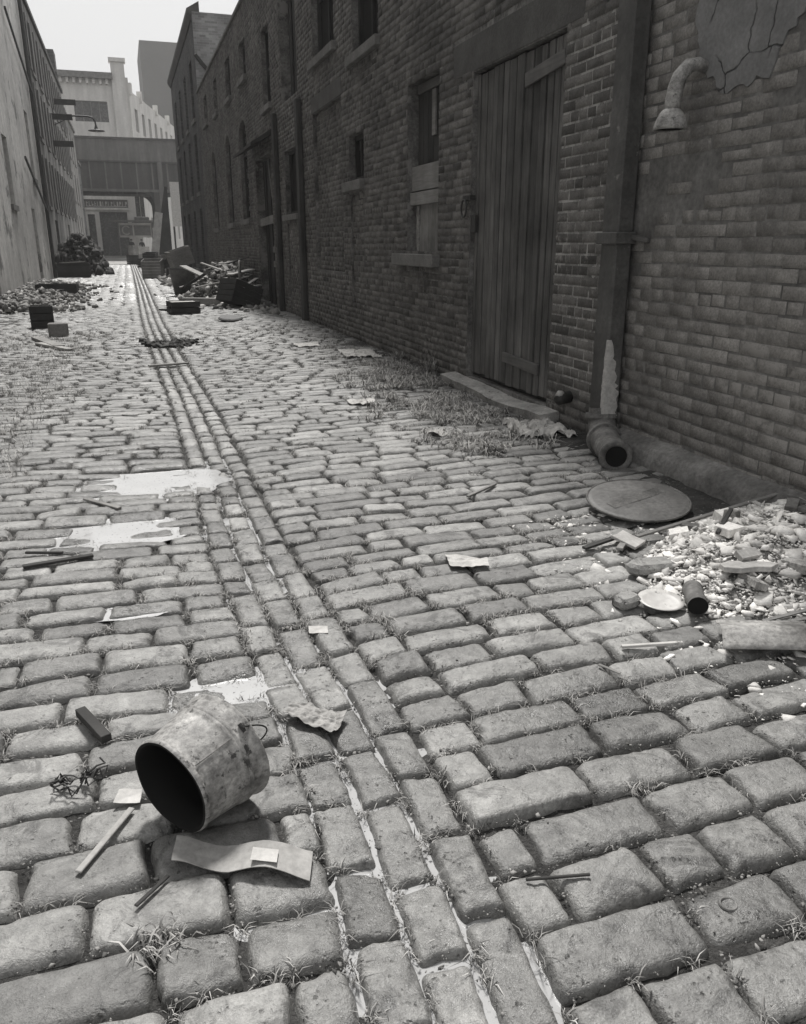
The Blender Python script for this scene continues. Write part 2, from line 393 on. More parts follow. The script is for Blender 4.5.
# ---------------------------------------------------------------- the road: setts laid one by one
SV, SF = [], []; nverts = 0; WORN = []
EDGES = []      # points along joints for grass and grit
def sett(cx_, cy_, a, b, rot, seed, gut=False):
    """one worn block: half length a (along local u) and half width b"""
    global nverts
    d = cy_
    if d < 2.3: nu, nv = (31, 17)
    elif d < 4.2: nu, nv = (19, 11)
    elif d < 8: nu, nv = (12, 7)
    elif d < 20: nu, nv = (6, 5)
    else: nu, nv = (5, 4)
    if gut and not d > 20: nu, nv = nu, nv
    e = 2.3 if nu > 8 else 1.5
    u = np.linspace(-1, 1, nu); v = np.linspace(-1, 1, nv)
    u = np.sign(u) * (1 - (1 - np.abs(u)) ** e); v = np.sign(v) * (1 - (1 - np.abs(v)) ** e)
    U, W = np.meshgrid(u, v, indexing='ij')
    r = np.random.default_rng(seed)
    cj = r.normal(0, .0055, (4, 2)).clip(-.011, .011)
    su, sv = (U + 1) / 2, (W + 1) / 2
    ro = r.uniform(.4, 1.6)
    X = U * a * (1 - .022 * ro * W ** 6); Y = W * b * (1 - .05 * ro * U ** 10)
    for i, (pu, pv) in enumerate(((0, 0), (1, 0), (0, 1), (1, 1))):
        wgt = (su if pu else 1 - su) * (sv if pv else 1 - sv)
        X = X + wgt * cj[i, 0]; Y = Y + wgt * cj[i, 1]
    k = r.uniform(0, 50)
    edge = np.maximum(np.abs(U), np.abs(W)) ** 3
    X = X + edge * .010 * fbm(Y * 34 + k, X * 10, 5, 3) * 2; Y = Y + edge * .008 * fbm(X * 26 + k, Y * 9 + 7, 6, 3) * 2
    n = r.uniform(12, 24) if cy_ < 2.6 else r.uniform(12, 24)
    prof = (1 - (1 - np.abs(U) ** (n * a / b * .55 + 3)) * (1 - np.abs(W) ** (n * .7)))
    dome = .001 + .004 * r.random()
    crown = dome * (1 - U ** 2) * (1 - W ** 2)
    c, s = math.cos(rot), math.sin(rot)
    gxx = cx_ + X * c - Y * s; gyy = cy_ + X * s + Y * c
    tu, tv = r.normal(0, .0036, 2)
    off = r.normal(0, .0034)
    zc = z1(cx_, cy_)
    Z = zc + .7 * (zg(gxx, gyy) - zc) + off + crown - (.052 if cy_ < 2.6 else .045) * prof + tu * U + tv * W * .6
    if nu > 8:
        Z = Z + (.011 if cy_ < 3 else .007) * fbm(gxx * 16 + k, gyy * 16, 8, 3) + (.0045 * fbm(gxx * 75, gyy * 75, 9, 2) if nu > 12 else 0)
        chipm = np.clip(fbm(gxx * 22 + k, gyy * 22, 15, 2) - .17, 0, 1) * edge; Z = Z - .05 * chipm
    idx = np.arange(nu * nv).reshape(nu, nv) + nverts
    f = np.stack([idx[:-1, :-1], idx[1:, :-1], idx[1:, 1:], idx[:-1, 1:]], -1).reshape(-1, 4)
    SV.append(np.stack([gxx, gyy, Z], -1).reshape(-1, 3)); SF.append(f); nverts += nu * nv; WORN.append(np.full(nu * nv, 1.0 if gut else 0.0))
    if d < 14:
        for _ in range(10):
            side = r.integers(0, 3); t = r.uniform(-1, 1)
            lx, ly = ((t * a, -b - .009) if side == 0 else (t * a, b + .009) if side == 1 else (a + .009, t * b))
            EDGES.append((cx_ + lx * c - ly * s, cy_ + lx * s + ly * c))
seed = 1000
# gutter: three courses laid lengthwise
for j in (-1, 0, 1):
    y = 0.55 + .07 * (j + 1)
    while y < 62:
        L = random.choice((.19, .21, .24, .27)) * (1.1 if y < 3 else .85)
        c = y + L / 2; x = gx(c) + j * .119
        rot = math.atan2(1, float(gx(c + .3) - gx(c - .3)) / .6) + random.gauss(0, .012)
        sett(float(x), c, L / 2 - .0035, .0595 - .0025, rot, seed, True); seed += 1; y += L
# courses across the alley
for side in (-1, 1):
    y = 0.35 if side > 0 else .55
    while y < 60:
        p = random.gauss(.156 if y < 1.9 else .143 if y < 3 else .126, .006) if y < 12 else .135
        e0 = float(gx(y)) + side * .190
        e1 = 3.0 if side > 0 else -2.8
        if y < 6: e1 = 3.02 if side > 0 else -1.9 - .3 * y
        x = e0 + side * random.uniform(-.02, .0)
        first = True
        while (x < e1 - .05) if side > 0 else (x > e1 + .05):
            L = random.uniform(.21, .36 if y < 3.2 else .40) if random.random() > .12 else random.uniform(.13, .2)
            if first and random.random() < .5: L *= .6
            first = False
            if y > 20: L = random.uniform(.28, .42)
            c = x + side * L / 2
            wa = .07 if y < 4 else .035
            wob = float(wa * fbm(c * .55, y * .5, 21, 2)) + (.025 * (c - e0) if side > 0 else -.02 * (c - e0)) * (1 if y < 8 else .3)
            slope = float(wa * (fbm((c + .2) * .55, y * .5, 21, 2) - fbm((c - .2) * .55, y * .5, 21, 2)) / .4) + (.025 if side > 0 else -.02) * (1 if y < 8 else .3)
            sett(c, y + p / 2 + wob, L / 2 - .0018, p / 2 - .0018 + random.uniform(-.002, .0012), math.atan(slope) + random.gauss(0, .018), seed)
            seed += 1; x += side * L
        y += p
V = np.concatenate(SV); F = np.concatenate(SF)
wetv = np.zeros(len(V))
for a, b, sx, sy, d in DIPS: wetv = np.maximum(wetv, np.exp(-(((V[:, 0] - a) / (sx * 1.35)) ** 2 + ((V[:, 1] - b) / (sy * 1.5)) ** 2) ** 1.5))
wetv = np.maximum(wetv, .8 * np.exp(-((V[:, 0] - gx(V[:, 1])) / .25) ** 4) * (V[:, 1] < 4)) * np.clip(.45 + 1.3 * vnoise(V[:, 0] * 7, V[:, 1] * 7, 401), 0, 1)
wetv = np.maximum(wetv, np.clip(vnoise(V[:, 0] * 1.1 + 3, V[:, 1] * 1.1, 402) * 1.6 - .85, 0, .8))
road = np_mesh("cobblestone_road", V, F, M_STONE, origin=(0, 0, 0), smooth=True); road['kind'] = 'structure'
att = road.data.attributes.new('wet', 'FLOAT', 'POINT'); att.data.foreach_set('value', wetv.astype(np.float32))
att = road.data.attributes.new('worn', 'FLOAT', 'POINT'); att.data.foreach_set('value', np.concatenate(WORN).astype(np.float32))
EDGES = np.array(EDGES)

# mud between the setts
ys = np.concatenate([np.arange(.3, 5, .022), 5 + (np.geomspace(1, 58, 330) - 1)]); xs = np.arange(-3.6, 3.3, .03)
X, Y = np.meshgrid(xs, ys, indexing='ij')
mc = mudcover(X, Y)
Z = zg(X, Y) - .023 - .004 * (Y < 2.4) + .020 * fbm(X * 7, Y * 7, 31, 3) + .012 * fbm(X * 30, Y * 30, 33, 2) + np.clip(mc, 0, 1.0) * .033
nx, ny = X.shape; idx = np.arange(nx * ny).reshape(nx, ny)
o = np_mesh("alley_dirt", np.stack([X, Y, Z], -1).reshape(-1, 3),
            np.stack([idx[:-1, :-1], idx[1:, :-1], idx[1:, 1:], idx[:-1, 1:]], -1).reshape(-1, 4), M['dirt'], origin=(0, 0, 0), smooth=True)
o['kind'] = 'structure'
# the wider ground, one sheet to the horizon
mb = MB(); mb.add([(-900, -900, -.12), (900, -900, -.12), (900, 900, -.12), (-900, 900, -.12)], [(0, 1, 2, 3)])
mb.build("ground", M['tar'], origin=(0, 0, -.12), recalc=False)['kind'] = 'structure'
mb = MB(); mb.add([(-60, 62.2, .0), (60, 62.2, .0), (60, 92.6, .0), (-60, 92.6, .0)], [(0, 1, 2, 3)])
mb.build("street", surf("far_street_setts", 0.30, .3, .8, 8, .8, .4, .03), origin=(0, 62.2, 0), recalc=False)['kind'] = 'structure'
mb = MB(); mb.box(-60, 60, 92.6, 95, -.1, .14); mb.build("pavement", surf("far_pavement", 0.36, .15, .8, 8), None)['kind'] = 'structure'

# standing water with a pale, speckled base colour
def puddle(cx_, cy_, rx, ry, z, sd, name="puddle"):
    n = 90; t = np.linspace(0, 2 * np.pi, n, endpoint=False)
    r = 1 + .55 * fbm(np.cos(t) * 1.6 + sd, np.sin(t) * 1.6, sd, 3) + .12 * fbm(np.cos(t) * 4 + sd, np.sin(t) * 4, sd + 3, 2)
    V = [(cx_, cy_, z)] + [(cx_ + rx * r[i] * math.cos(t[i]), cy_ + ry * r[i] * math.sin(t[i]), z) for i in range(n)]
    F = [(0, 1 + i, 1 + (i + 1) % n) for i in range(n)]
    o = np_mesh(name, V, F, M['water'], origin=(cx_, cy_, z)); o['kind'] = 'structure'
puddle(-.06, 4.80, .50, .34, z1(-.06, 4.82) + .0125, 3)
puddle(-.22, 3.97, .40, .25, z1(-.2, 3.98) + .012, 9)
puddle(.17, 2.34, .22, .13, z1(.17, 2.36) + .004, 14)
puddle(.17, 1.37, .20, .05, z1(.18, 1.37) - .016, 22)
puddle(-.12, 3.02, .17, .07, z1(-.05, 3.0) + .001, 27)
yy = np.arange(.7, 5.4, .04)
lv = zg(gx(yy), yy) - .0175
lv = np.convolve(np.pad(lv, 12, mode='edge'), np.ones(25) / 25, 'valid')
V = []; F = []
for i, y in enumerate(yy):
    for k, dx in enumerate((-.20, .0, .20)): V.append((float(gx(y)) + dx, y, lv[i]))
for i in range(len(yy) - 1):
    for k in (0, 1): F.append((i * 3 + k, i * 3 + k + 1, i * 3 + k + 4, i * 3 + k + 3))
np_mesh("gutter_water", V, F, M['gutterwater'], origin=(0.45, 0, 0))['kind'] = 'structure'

# ---------------------------------------------------------------- grass, grit
def blades(name, P, hgt, wid, bend, mat, label=None, curl=1.0):
    n = len(P); P = np.asarray(P)
    az = rng.uniform(0, 2 * np.pi, n); d = np.stack([np.cos(az), np.sin(az), np.zeros(n)], -1)
    az2 = az + np.pi / 2 + rng.normal(0, .3, n); w = np.stack([np.cos(az2), np.sin(az2), np.zeros(n)], -1) * wid[:, None]
    up = np.array([0, 0, 1.0])
    h = hgt[:, None]; bd = bend[:, None]
    mid = P + up * h * .6 + d * h * bd * .45
    tip = P + up * h * (1 - .45 * bd) + d * h * bd * 1.25
    V = np.stack([P - w, P + w, mid - w * .8, mid + w * .8, tip], 1).reshape(-1, 3)
    b = (np.arange(n) * 5)[:, None]
    F = np.concatenate([b + [0, 1, 3], b + [0, 3, 2], b + [2, 3, 4]], 0)
    o = np_mesh(name, V, F, mat, origin=(0, 0, 0))
    return props(o, label, "grass", None, 'stuff')
ex, ey = EDGES[:, 0], EDGES[:, 1]
dens = .16 + 1.3 * np.exp(-((ex - .85) / .45) ** 2 - ((ey - 2.45) / .55) ** 2) + .55 * np.exp(-((ex + .25) / .5) ** 2 - ((ey - 2.9) / .6) ** 2) \
    + .8 * np.exp(-((ex - 2.2) / .45) ** 2 - ((ey - 5.6) / 1.6) ** 2) + .5 * (ex < -.55) + .35 * np.exp(-((ex - 1.5) / .9) ** 2 - ((ey - 4.2) / 1.2) ** 2) \
    + .8 * np.exp(-((ex + .07) / .12) ** 2 - ((ey - 1.34) / .06) ** 2) + .4 * np.exp(-((ex - .45) / .2) ** 2 - ((ey - 2.5) / .4) ** 2) + .3 * (ex > 2.2)
patch = np.clip((vnoise(ex * 3.2, ey * 3.2, 55) - .35) * 2.2, 0, 1)
keep = rng.random(len(ex)) < np.clip(dens * patch * 1.9, 0, .95)
B = EDGES[keep]; nb = np.clip(22 - B[:, 1] * 1.2, 8, 20).astype(int)
B = np.repeat(B, nb, axis=0) + rng.normal(0, .009, (nb.sum(), 2))
zb = zg(B[:, 0], B[:, 1]) - .012 - .006 * (B[:, 1] < 2.4)
sc = 1 + np.clip(B[:, 1] - 4, 0, 10) * .10
blades("grass", np.column_stack([B, zb]), rng.uniform(.012, .036, len(B)) * sc, rng.uniform(.0007, .0016, len(B)) * sc, rng.uniform(.4, 1.5, len(B)), M['grass'],
       "short dry grass growing in the joints between the cobbles")
# taller weeds by the brick wall
nc = 620
cy_c = np.concatenate([rng.normal(6.1, 1.35, nc), rng.normal(8.4, .9, nc // 3)]); cx_c = np.concatenate([2.27 + rng.normal(0, .21, nc) + .05 * (cy_c[:nc] - 5), 2.75 + rng.normal(0, .14, nc // 3)])
k = (cy_c > 4.3) & (cy_c < 10.8) & (cx_c < 3.0) & (vnoise(cx_c * 3, cy_c * 2.4, 77) > .36); cx_c, cy_c = cx_c[k], cy_c[k]
nbl = rng.integers(8, 26, len(cx_c)); wx = np.repeat(cx_c, nbl) + rng.normal(0, .022, nbl.sum()); wy = np.repeat(cy_c, nbl) + rng.normal(0, .022, nbl.sum()); ch = np.repeat(rng.uniform(.03, .11, len(cx_c)), nbl)
blades("weeds", np.column_stack([wx, wy, zg(wx, wy) - .004]), ch * rng.uniform(.5, 1.2, len(wx)), rng.uniform(.0018, .0042, len(wx)), rng.uniform(.6, 1.7, len(wx)), M['grass'],
       "straggling weeds along the foot of the brick wall by the plank door")
# pebbles, crumbs of mortar
def chips(name, P, size, mat, label, cat, flat=.35, seed=5):
    r = np.random.default_rng(seed); n = len(P)
    q4 = np.array([(1, .2), (.1, 1), (-1, .1), (-.2, -1)])[None] * r.uniform(.45, 1.25, (n, 4, 1)); q4 = q4 * np.stack([np.ones(n), r.uniform(.45, 1, n)], -1)[:, None, :]
    th = flat * r.uniform(.4, 1.6, n)[:, None]
    top = np.concatenate([q4 * r.uniform(.7, 1, (n, 1, 1)), np.repeat(th[:, :, None], 4, 1) * r.uniform(.6, 1.3, (n, 4, 1))], 2)
    bot = np.concatenate([q4, np.repeat(-th[:, :, None], 4, 1) * .5], 2)
    Vv = np.concatenate([bot, top], 1) * size[:, None, None]
    a = r.uniform(0, 2 * np.pi, n); ti = r.normal(0, .45, n)
    ca, sa = np.cos(a)[:, None], np.sin(a)[:, None]; ct, st = np.cos(ti)[:, None], np.sin(ti)[:, None]
    x, y, z = Vv[..., 0], Vv[..., 1], Vv[..., 2]; x, z = x * ct - z * st, x * st + z * ct; x, y = x * ca - y * sa, x * sa + y * ca
    Vv = np.stack([x, y, z], -1) + P[:, None, :]
    fs = np.array([(3, 2, 1, 0), (4, 5, 6, 7), (0, 1, 5, 4), (1, 2, 6, 5), (2, 3, 7, 6), (3, 0, 4, 7)])
    F = (fs[None] + (np.arange(n) * 8)[:, None, None]).reshape(-1, 4)
    o = np_mesh(name, Vv.reshape(-1, 3), F, mat, origin=(0, 0, 0)); return props(o, label, cat, None, 'stuff')
k = rng.random(len(EDGES)) < .8
G = np.repeat(EDGES[k], 4, axis=0); G = np.concatenate([G, np.repeat(EDGES[EDGES[:, 1] < 3], 2, axis=0)]); G = G + rng.normal(0, .012, G.shape)
chips("gravel", np.column_stack([G, zg(G[:, 0], G[:, 1]) - .006]), np.exp(rng.normal(math.log(.0028), .5, len(G))).clip(.001, .009) * (1 + np.clip(G[:, 1] - 4, 0, 9) * .12), M['pebble'], "pale grit and crumbs lying in the joints between cobbles", "gravel")

# ================================================================ RIGHT: dark brick warehouse
XW = 3.05
def wall_sheet(mb, P, s0, s1, z0, z1_, ops, depth):
    """P(s,z,d) -> point, d = how far into the wall"""
    ss = sorted({s0, s1, *[min(max(v, s0), s1) for o in ops for v in o[:2]]}); zs = sorted({z0, z1_, *[min(max(v, z0), z1_) for o in ops for v in o[2:4]]})
    for i in range(len(ss) - 1):
        for j in range(len(zs) - 1):
            cs, cz = (ss[i] + ss[i + 1]) / 2, (zs[j] + zs[j + 1]) / 2
            if any(o[0] < cs < o[1] and o[2] < cz < o[3] for o in ops): continue
            mb.add([P(ss[i], zs[j], 0), P(ss[i + 1], zs[j], 0), P(ss[i + 1], zs[j + 1], 0), P(ss[i], zs[j + 1], 0)], [(0, 1, 2, 3)])
    for o in ops:
        a, b, c, d = o[:4]; dp = o[4] if len(o) > 4 else depth
        for (p, q) in (((a, c), (b, c)), ((b, c), (b, d)), ((b, d), (a, d)), ((a, d), (a, c))):
            mb.add([P(*p, 0), P(*q, 0), P(*q, dp), P(*p, dp)], [(0, 1, 2, 3)])
def bricks(P, s0, s1, z0, z1_, ops, proud=.0042, L=.207, H=.0625, J=.010, seed=3, jit=.0016, skip=None):
    r = np.random.default_rng(seed); Vs = []; Fs = []; n = 0; row = 0; z = z0
    while z < z1_ - .02:
        h = min(H, z1_ - z); s = s0 - (r.uniform(0, L) if row % 6 else 0) * .2 - (L / 2 + J / 2 if row % 2 else 0)
        Lr = L if row % 6 else L / 2
        while s < s1:
            a, b = max(s, s0), min(s + Lr, s1); s += Lr + J
            if b - a < .03: continue
            seg = [(a, b)]
            for o in ops:
                if z + h * .5 > o[2] and z + h * .5 < o[3]:
                    new = []
                    for (p, q) in seg:
                        if q <= o[0] or p >= o[1]: new.append((p, q)); continue
                        if p < o[0] - .02: new.append((p, o[0]))
                        if q > o[1] + .02: new.append((o[1], q))
                    seg = new
            for (p, q) in seg:
                if skip is not None and skip((p + q) / 2, z): continue
                i = .0035; pr = -max(.0022, proud + r.normal(0, .0012)); j = r.normal(0, jit, 8); j[4:] = (j[4:] * .4).clip(-.0010, .0010)
                p0, q0, za, zb_ = p + j[0], q + j[1], z + j[2], z + h + j[3]
                Vs += [P(p0, za, .004), P(q0, za, .004), P(q0, zb_, .004), P(p0, zb_, .004),
                       P(p0 + i, za + i, pr + j[4]), P(q0 - i, za + i, pr + j[5]), P(q0 - i, zb_ - i, pr + j[6]), P(p0 + i, zb_ - i, pr + j[7])]
                Fs += [(n + 4, n + 5, n + 6, n + 7), (n, n + 1, n + 5, n + 4), (n + 1, n + 2, n + 6, n + 5), (n + 2, n + 3, n + 7, n + 6), (n + 3, n, n + 4, n + 7)]
                n += 8
        z += H + J; row += 1
    return Vs, Fs
PW = lambda s, z, d: (XW + d, s, z)

wh = thing("brick_warehouse", (XW, 18, 0), "long soot-dark brick warehouse with plank door, boarded windows and sloping parapet line", "building")
Y0, Y1, ZT = 4.72, 33.0, 6.50
DOOR = (5.63, 7.28, .13, 2.77, .16)
BW_ = (8.12, 9.10, 1.25, 2.97, .17); SW = (10.86, 11.62, 2.16, 2.74, .17); TA = (12.32, 13.70, 4.02, 5.6, .2)
TB = (10.18, 11.35, 3.66, 5.3, .2); TS = (14.95, 16.45, 3.80, 6.1, .25); W5 = (17.6, 18.5, 4.02, 5.44, .2)
W6 = (20.75, 21.75, 5.05, 5.82, .2); W7 = (23.6, 24.6, 5.04, 5.98, .2); W8 = (29.9, 31.0, 5.2, 6.05, .2); W9 = (26.8, 27.7, 5.1, 6.0, .2)
MD = (15.25, 16.45, 1.88, 3.0, .2); LD = (18.0, 20.1, .0, 3.15, .22)
ARC = [(21.3, 22.6, 1.95, 4.24, .18), (24.5, 25.6, 1.92, 4.24, .18), (28.5, 29.7, 1.85, 4.2, .18)]
BLIND = (12.0, 13.85, .95, 3.30, .06); BL2 = (10.92, 11.58, .55, 2.02, .03); BL3 = (15.2, 16.4, .1, 1.75, .03)
OPS = [DOOR, BW_, SW, TA, TB, TS, W5, W6, W7, W8, W9, MD, LD] + ARC + [BLIND, BL2, BL3]
mb = MB(); wall_sheet(mb, PW, Y0, Y1, -.1, ZT, OPS, .2)
mb.build("mortar", M_MORTAR, wh, recalc=False)
mb = MB(); mb.add([(XW - .0006, 4.80, .3), (XW - .0006, 5.615, .3), (XW - .0006, 5.615, 2.76), (XW - .0006, 4.80, 2.76)], [(0, 1, 2, 3)]); mb.build("repointed_patch", M_REPOINT, wh, recalc=False)
Vs, Fs = bricks(PW, Y0, Y1, -.02, ZT, OPS + [(5.40, 7.75, 2.77, 3.06), (11.95, 13.9, 3.30, 3.53), (5.40, 7.55, -.1, .12)])
np_mesh("brick_face", Vs, Fs, M_BRICK, wh)
for nm_, q in (("blocked_window", BLIND), ("brick_infill", BL2), ("brick_infill", BL3)):
    Pq = lambda s, z, d, q=q: (XW + q[4] + d, s, z)
    mb = MB(); mb.add([Pq(q[0], q[2], 0), Pq(q[1], q[2], 0), Pq(q[1], q[3], 0), Pq(q[0], q[3], 0)], [(0, 1, 2, 3)])
    o = mb.build(nm_, M_MORTAR, wh, recalc=False)
    Vs, Fs = bricks(Pq, q[0], q[1], q[2], q[3], [], seed=int(q[0] * 10)); np_mesh("brick_face", Vs, Fs, M_BRICK_PALE if nm_ == "brick_infill" else M_BRICK, o)
mb = MB(); mb.box(XW + .3, 13, Y0 + .02, Y1 - .02, -.1, ZT - .12); mb.build("roof", M['tower'], wh)
mb = MB(); mb.box(XW - .05, XW + .34, Y0, Y1, ZT + .001, ZT + .075); mb.build("coping", M['sill'], wh, bevel=.01)
# lintels and sills
mb = MB(); mb.box(XW - .006, XW + .15, 5.40, 7.75, 2.775, 3.06); mb.build("door_lintel", M['lintel'], wh, bevel=.008)
mb = MB(); mb.box(XW - .010, XW + .058, 11.95, 13.9, 3.305, 3.53); mb.build("lintel", M['lintel'], wh, bevel=.008)
def sill(y0, y1, z0, z1_, pr=.08, m=M['sill']):
    b = MB(); b.box(XW - pr, XW + .16, y0, y1, z0, z1_); return b.build("window_sill", m, wh, bevel=.008)
sill(8.05, 9.42, 1.12, 1.248, .09); sill(10.82, 11.78, 2.03, 2.155); sill(12.2, 13.85, 3.90, 4.015, .07); sill(10.1, 11.5, 3.54, 3.655, .07)
sill(15.15, 16.55, 1.77, 1.875); sill(17.5, 18.6, 3.9, 4.015); sill(20.65, 21.85, 4.92, 5.045, .09); sill(23.5, 24.7, 4.92, 5.035, .09); sill(29.8, 31.1, 5.08, 5.195, .09); sill(26.7, 27.8, 4.98, 5.095, .09)
for a in ARC: sill(a[0] - .1, a[1] + .1, a[2] - .13, a[2] - .002, .07)
# the plank door
dr = MB(); y = DOOR[0] + .01; i = 0
while y < DOOR[1] - .03:
    w = min(random.choice((.105, .125, .14)), DOOR[1] - .01 - y); t = random.uniform(0, .012)
    top = 2.755 - random.uniform(0, .015); bot = .165 + random.uniform(0, .02)
    dr.box(XW + .030 + t, XW + .07, y, y + w - .021, bot, top); y += w
door = dr.build("plank_door", M['door'], wh, bevel=.003)
mb = MB(); mb.box(XW + .072, XW + .09, DOOR[0], DOOR[1], .14, 2.76); mb.build("door_backing", M['blackwood'], door)
for a_, b_, w_ in (((XW + .018, 5.66, 2.60), (XW + .018, 6.28, 2.545), .10), ((XW + .018, 5.84, .385), (XW + .018, 6.5, .41), .085)):
    mb = MB(); mb.bar(a_, b_, w_, .022, (1, 0, 0)); mb.build("door_batten", surf("batten_wood", .13, .3, 2.5, rough=.8, bump=.5, dist=.005, grain=1), door, bevel=.003)
mb = MB(); mb.box(XW + .005, XW + .029, 7.17, 7.275, 1.45, 1.60); mb.box(XW - .03, XW + .02, 7.22, 7.40, 1.73, 1.77)
mb.tube([(XW - .045, 7.33 + .06 * math.cos(t), 1.66 + .075 * math.sin(t)) for t in np.linspace(0, 2 * math.pi, 15)], .009, 6); mb.build("door_hasp", M['iron'], door)
mb = MB()
n = 22
for k in range(n):          # worn stone threshold, uneven top
    a = 5.42 + (7.56 - 5.42) * k / n; b_ = 5.42 + (7.56 - 5.42) * (k + 1) / n
    f = lambda y: .115 + .03 * (math.sin(y * 5) * .3 + fbm(y * 3, 1, 3, 3)) - .02 * math.exp(-((y - 6.4) / .5) ** 2)
    g = lambda y: XW - .17 + .05 * float(fbm(y * 2.2, 9, 4, 3))
    za, zb_ = float(f(a)), float(f(b_)); xa, xb = g(a), g(b_)
    mb.add([(xa + .02, a, .012), (XW + .1, a, .012), (XW + .1, a, za + .02), (xa, a, za - .01), (xb + .02, b_, .012), (XW + .1, b_, .012), (XW + .1, b_, zb_ + .02), (xb, b_, zb_ - .01)],
           [(3, 2, 6, 7), (0, 3, 7, 4), (0, 4, 5, 1)] + ([(0, 1, 2, 3)] if k == 0 else []) + ([(4, 7, 6, 5)] if k == n - 1 else []))
mb.build("door_threshold", M['threshold'], wh)
mb = MB(); mb.box(XW - .07, XW + .1, 5.5, 7.5, -.08, .010); mb.build("threshold_gap_shade", M['blackwood'], wh)  # dark box painting the shaded gap under the overhanging threshold
# boarded window
mb = MB(); mb.box(XW + .13, XW + .16, 8.125, 9.095, 2.12, 2.965)
for k in range(6): mb.box(XW + .122, XW + .129, 8.13 + k * .16, 8.13 + k * .16 + .150, 2.13, 2.955)
o = mb.build("shutter", M['darkwood'], wh)
mb = MB(); mb.box(XW + .10, XW + .118, 8.5, 8.60, 2.42, 2.85); mb.build("shutter_slat", M['board'], o)
mb = MB(); mb.box(XW + .09, XW + .118, 8.2, 9.02, 2.86, 2.95); mb.build("shutter_rail", surf("shutter_rail_wood", .1, .3, 3, grain=1), o)
mb = MB(); mb.box(XW + .05, XW + .085, 8.125, 9.095, 1.90, 2.15); mb.build("window_board", M['board'], wh, bevel=.004)
mb = MB(); mb.box(XW + .03, XW + .07, 8.125, 9.095, 1.755, 1.885); mb.build("window_board", M['board'], wh, bevel=.004)
mb = MB(); mb.box(XW + .11, XW + .13, 8.125, 9.095, 1.252, 1.90); o = mb.build("window_panel", M['panel'], wh)
mb = MB(); mb.box(XW + .095, XW + .108, 8.98, 9.06, 1.252, 1.75); mb.build("panel_strip", M['vent'], o)
# small dark window with bars
def window(q, pane=M['glass'], frame=M['darkwood'], nv=2, nh=2, d=.12):
    y0, y1, z0, z1_ = q[:4]; fr = MB()
    for (a, b, c, e) in ((y0, y0 + .06, z0, z1_), (y1 - .06, y1, z0, z1_), (y0 + .06, y1 - .06, z0, z0 + .06), (y0 + .06, y1 - .06, z1_ - .06, z1_)):
        fr.box(XW + d - .03, XW + d + .02, a, b, c, e)
    for k in range(1, nv): yk = y0 + (y1 - y0) * k / nv; fr.box(XW + d - .02, XW + d + .008, yk - .02, yk + .02, z0 + .06, z1_ - .06)
    for k in range(1, nh): zk = z0 + (z1_ - z0) * k / nh; fr.box(XW + d - .022, XW + d + .006, y0 + .06, y1 - .06, zk - .02, zk + .02)
    o = fr.build("window", frame, wh)
    p = MB(); p.box(XW + d + .021, XW + d + .035, y0, y1, z0, z1_); p.build("pane", pane, o); return o
window(SW, nv=3, nh=1); window(TA, M['hole']); window(TB, M['hole'])
for q in (W5, W6, W7, W8, W9): window(q)
for k, q in enumerate(ARC): window(q, M['curtain'] if k == 2 else M['glass'], nv=2, nh=3)
for q in ARC:     # brick arch heads: two spandrels each
    y0, y1, z1_ = q[0], q[1], q[3]; r = (y1 - y0) / 2; cyy = (y0 + y1) / 2; hr = .34
    for sgn in (-1, 1):
        arc = [(XW - .004, cyy + sgn * r * math.cos(t), z1_ - hr + hr * math.sin(t)) for t in np.linspace(0, math.pi / 2, 8)]
        b = MB(); b.prism([(XW - .004, cyy + sgn * r, z1_ + .0)] + arc, (.17, 0, 0)); b.build("arch_spandrel", M_BRICK, wh)
# tall loading slot, upper floor
mb = MB()
for k in range(8): mb.box(XW + .16 + (k % 2) * .02, XW + .22, 14.97 + k * .185, 14.97 + k * .185 + .17, 3.82, 6.08)
mb.build("loading_shutter", M['darkwood'], wh)
mb = MB(); mb.tube([(XW + .06, 15.6, 3.8), (XW + .06, 15.6, 6.45)], .03, 8); mb.build("rain_pipe", M['iron'], wh)
# window and low plank doorway between dark timber posts
window(MD, M['hole'], nv=2, nh=1)
for yy_, zt in ((14.75, 3.66), (17.1, 3.74)):
    b = MB(); b.box(XW - .10, XW - .008, yy_ - .10, yy_ + .10, -.05, zt); b.build("timber_post", M['darkwood'], wh, bevel=.015)
mb = MB()
for k in range(11): mb.box(XW + .16 + (k % 3) * .012, XW + .2, 18.02 + k * .19, 18.02 + k * .19 + .178, .02, 3.13)
o = mb.build("stable_door", M['darkwood'], wh)
for a, b_, w in (((XW + .06, 17.9, 1.87), (XW + .06, 20.15, 1.82), .17), ((XW + .13, 18.1, 1.42), (XW + .13, 18.9, 1.22), .12), ((XW + .13, 18.05, .98), (XW + .13, 18.9, .92), .13), ((XW + .12, 18.5, 1.95), (XW + .12, 19.0, 3.1), .1)):
    b = MB(); b.bar(a, b_, w, .03, (1, 0, 0)); b.build("cross_board", M['board'], o)
mb = MB(); mb.prism([(XW - .004, 17.6, 3.55), (XW - .45, 17.6, 3.28), (XW - .45, 17.6, 3.22), (XW - .004, 17.6, 3.45)], (0, 2.9, 0)); mb.build("door_hood", M['darkwood'], wh)

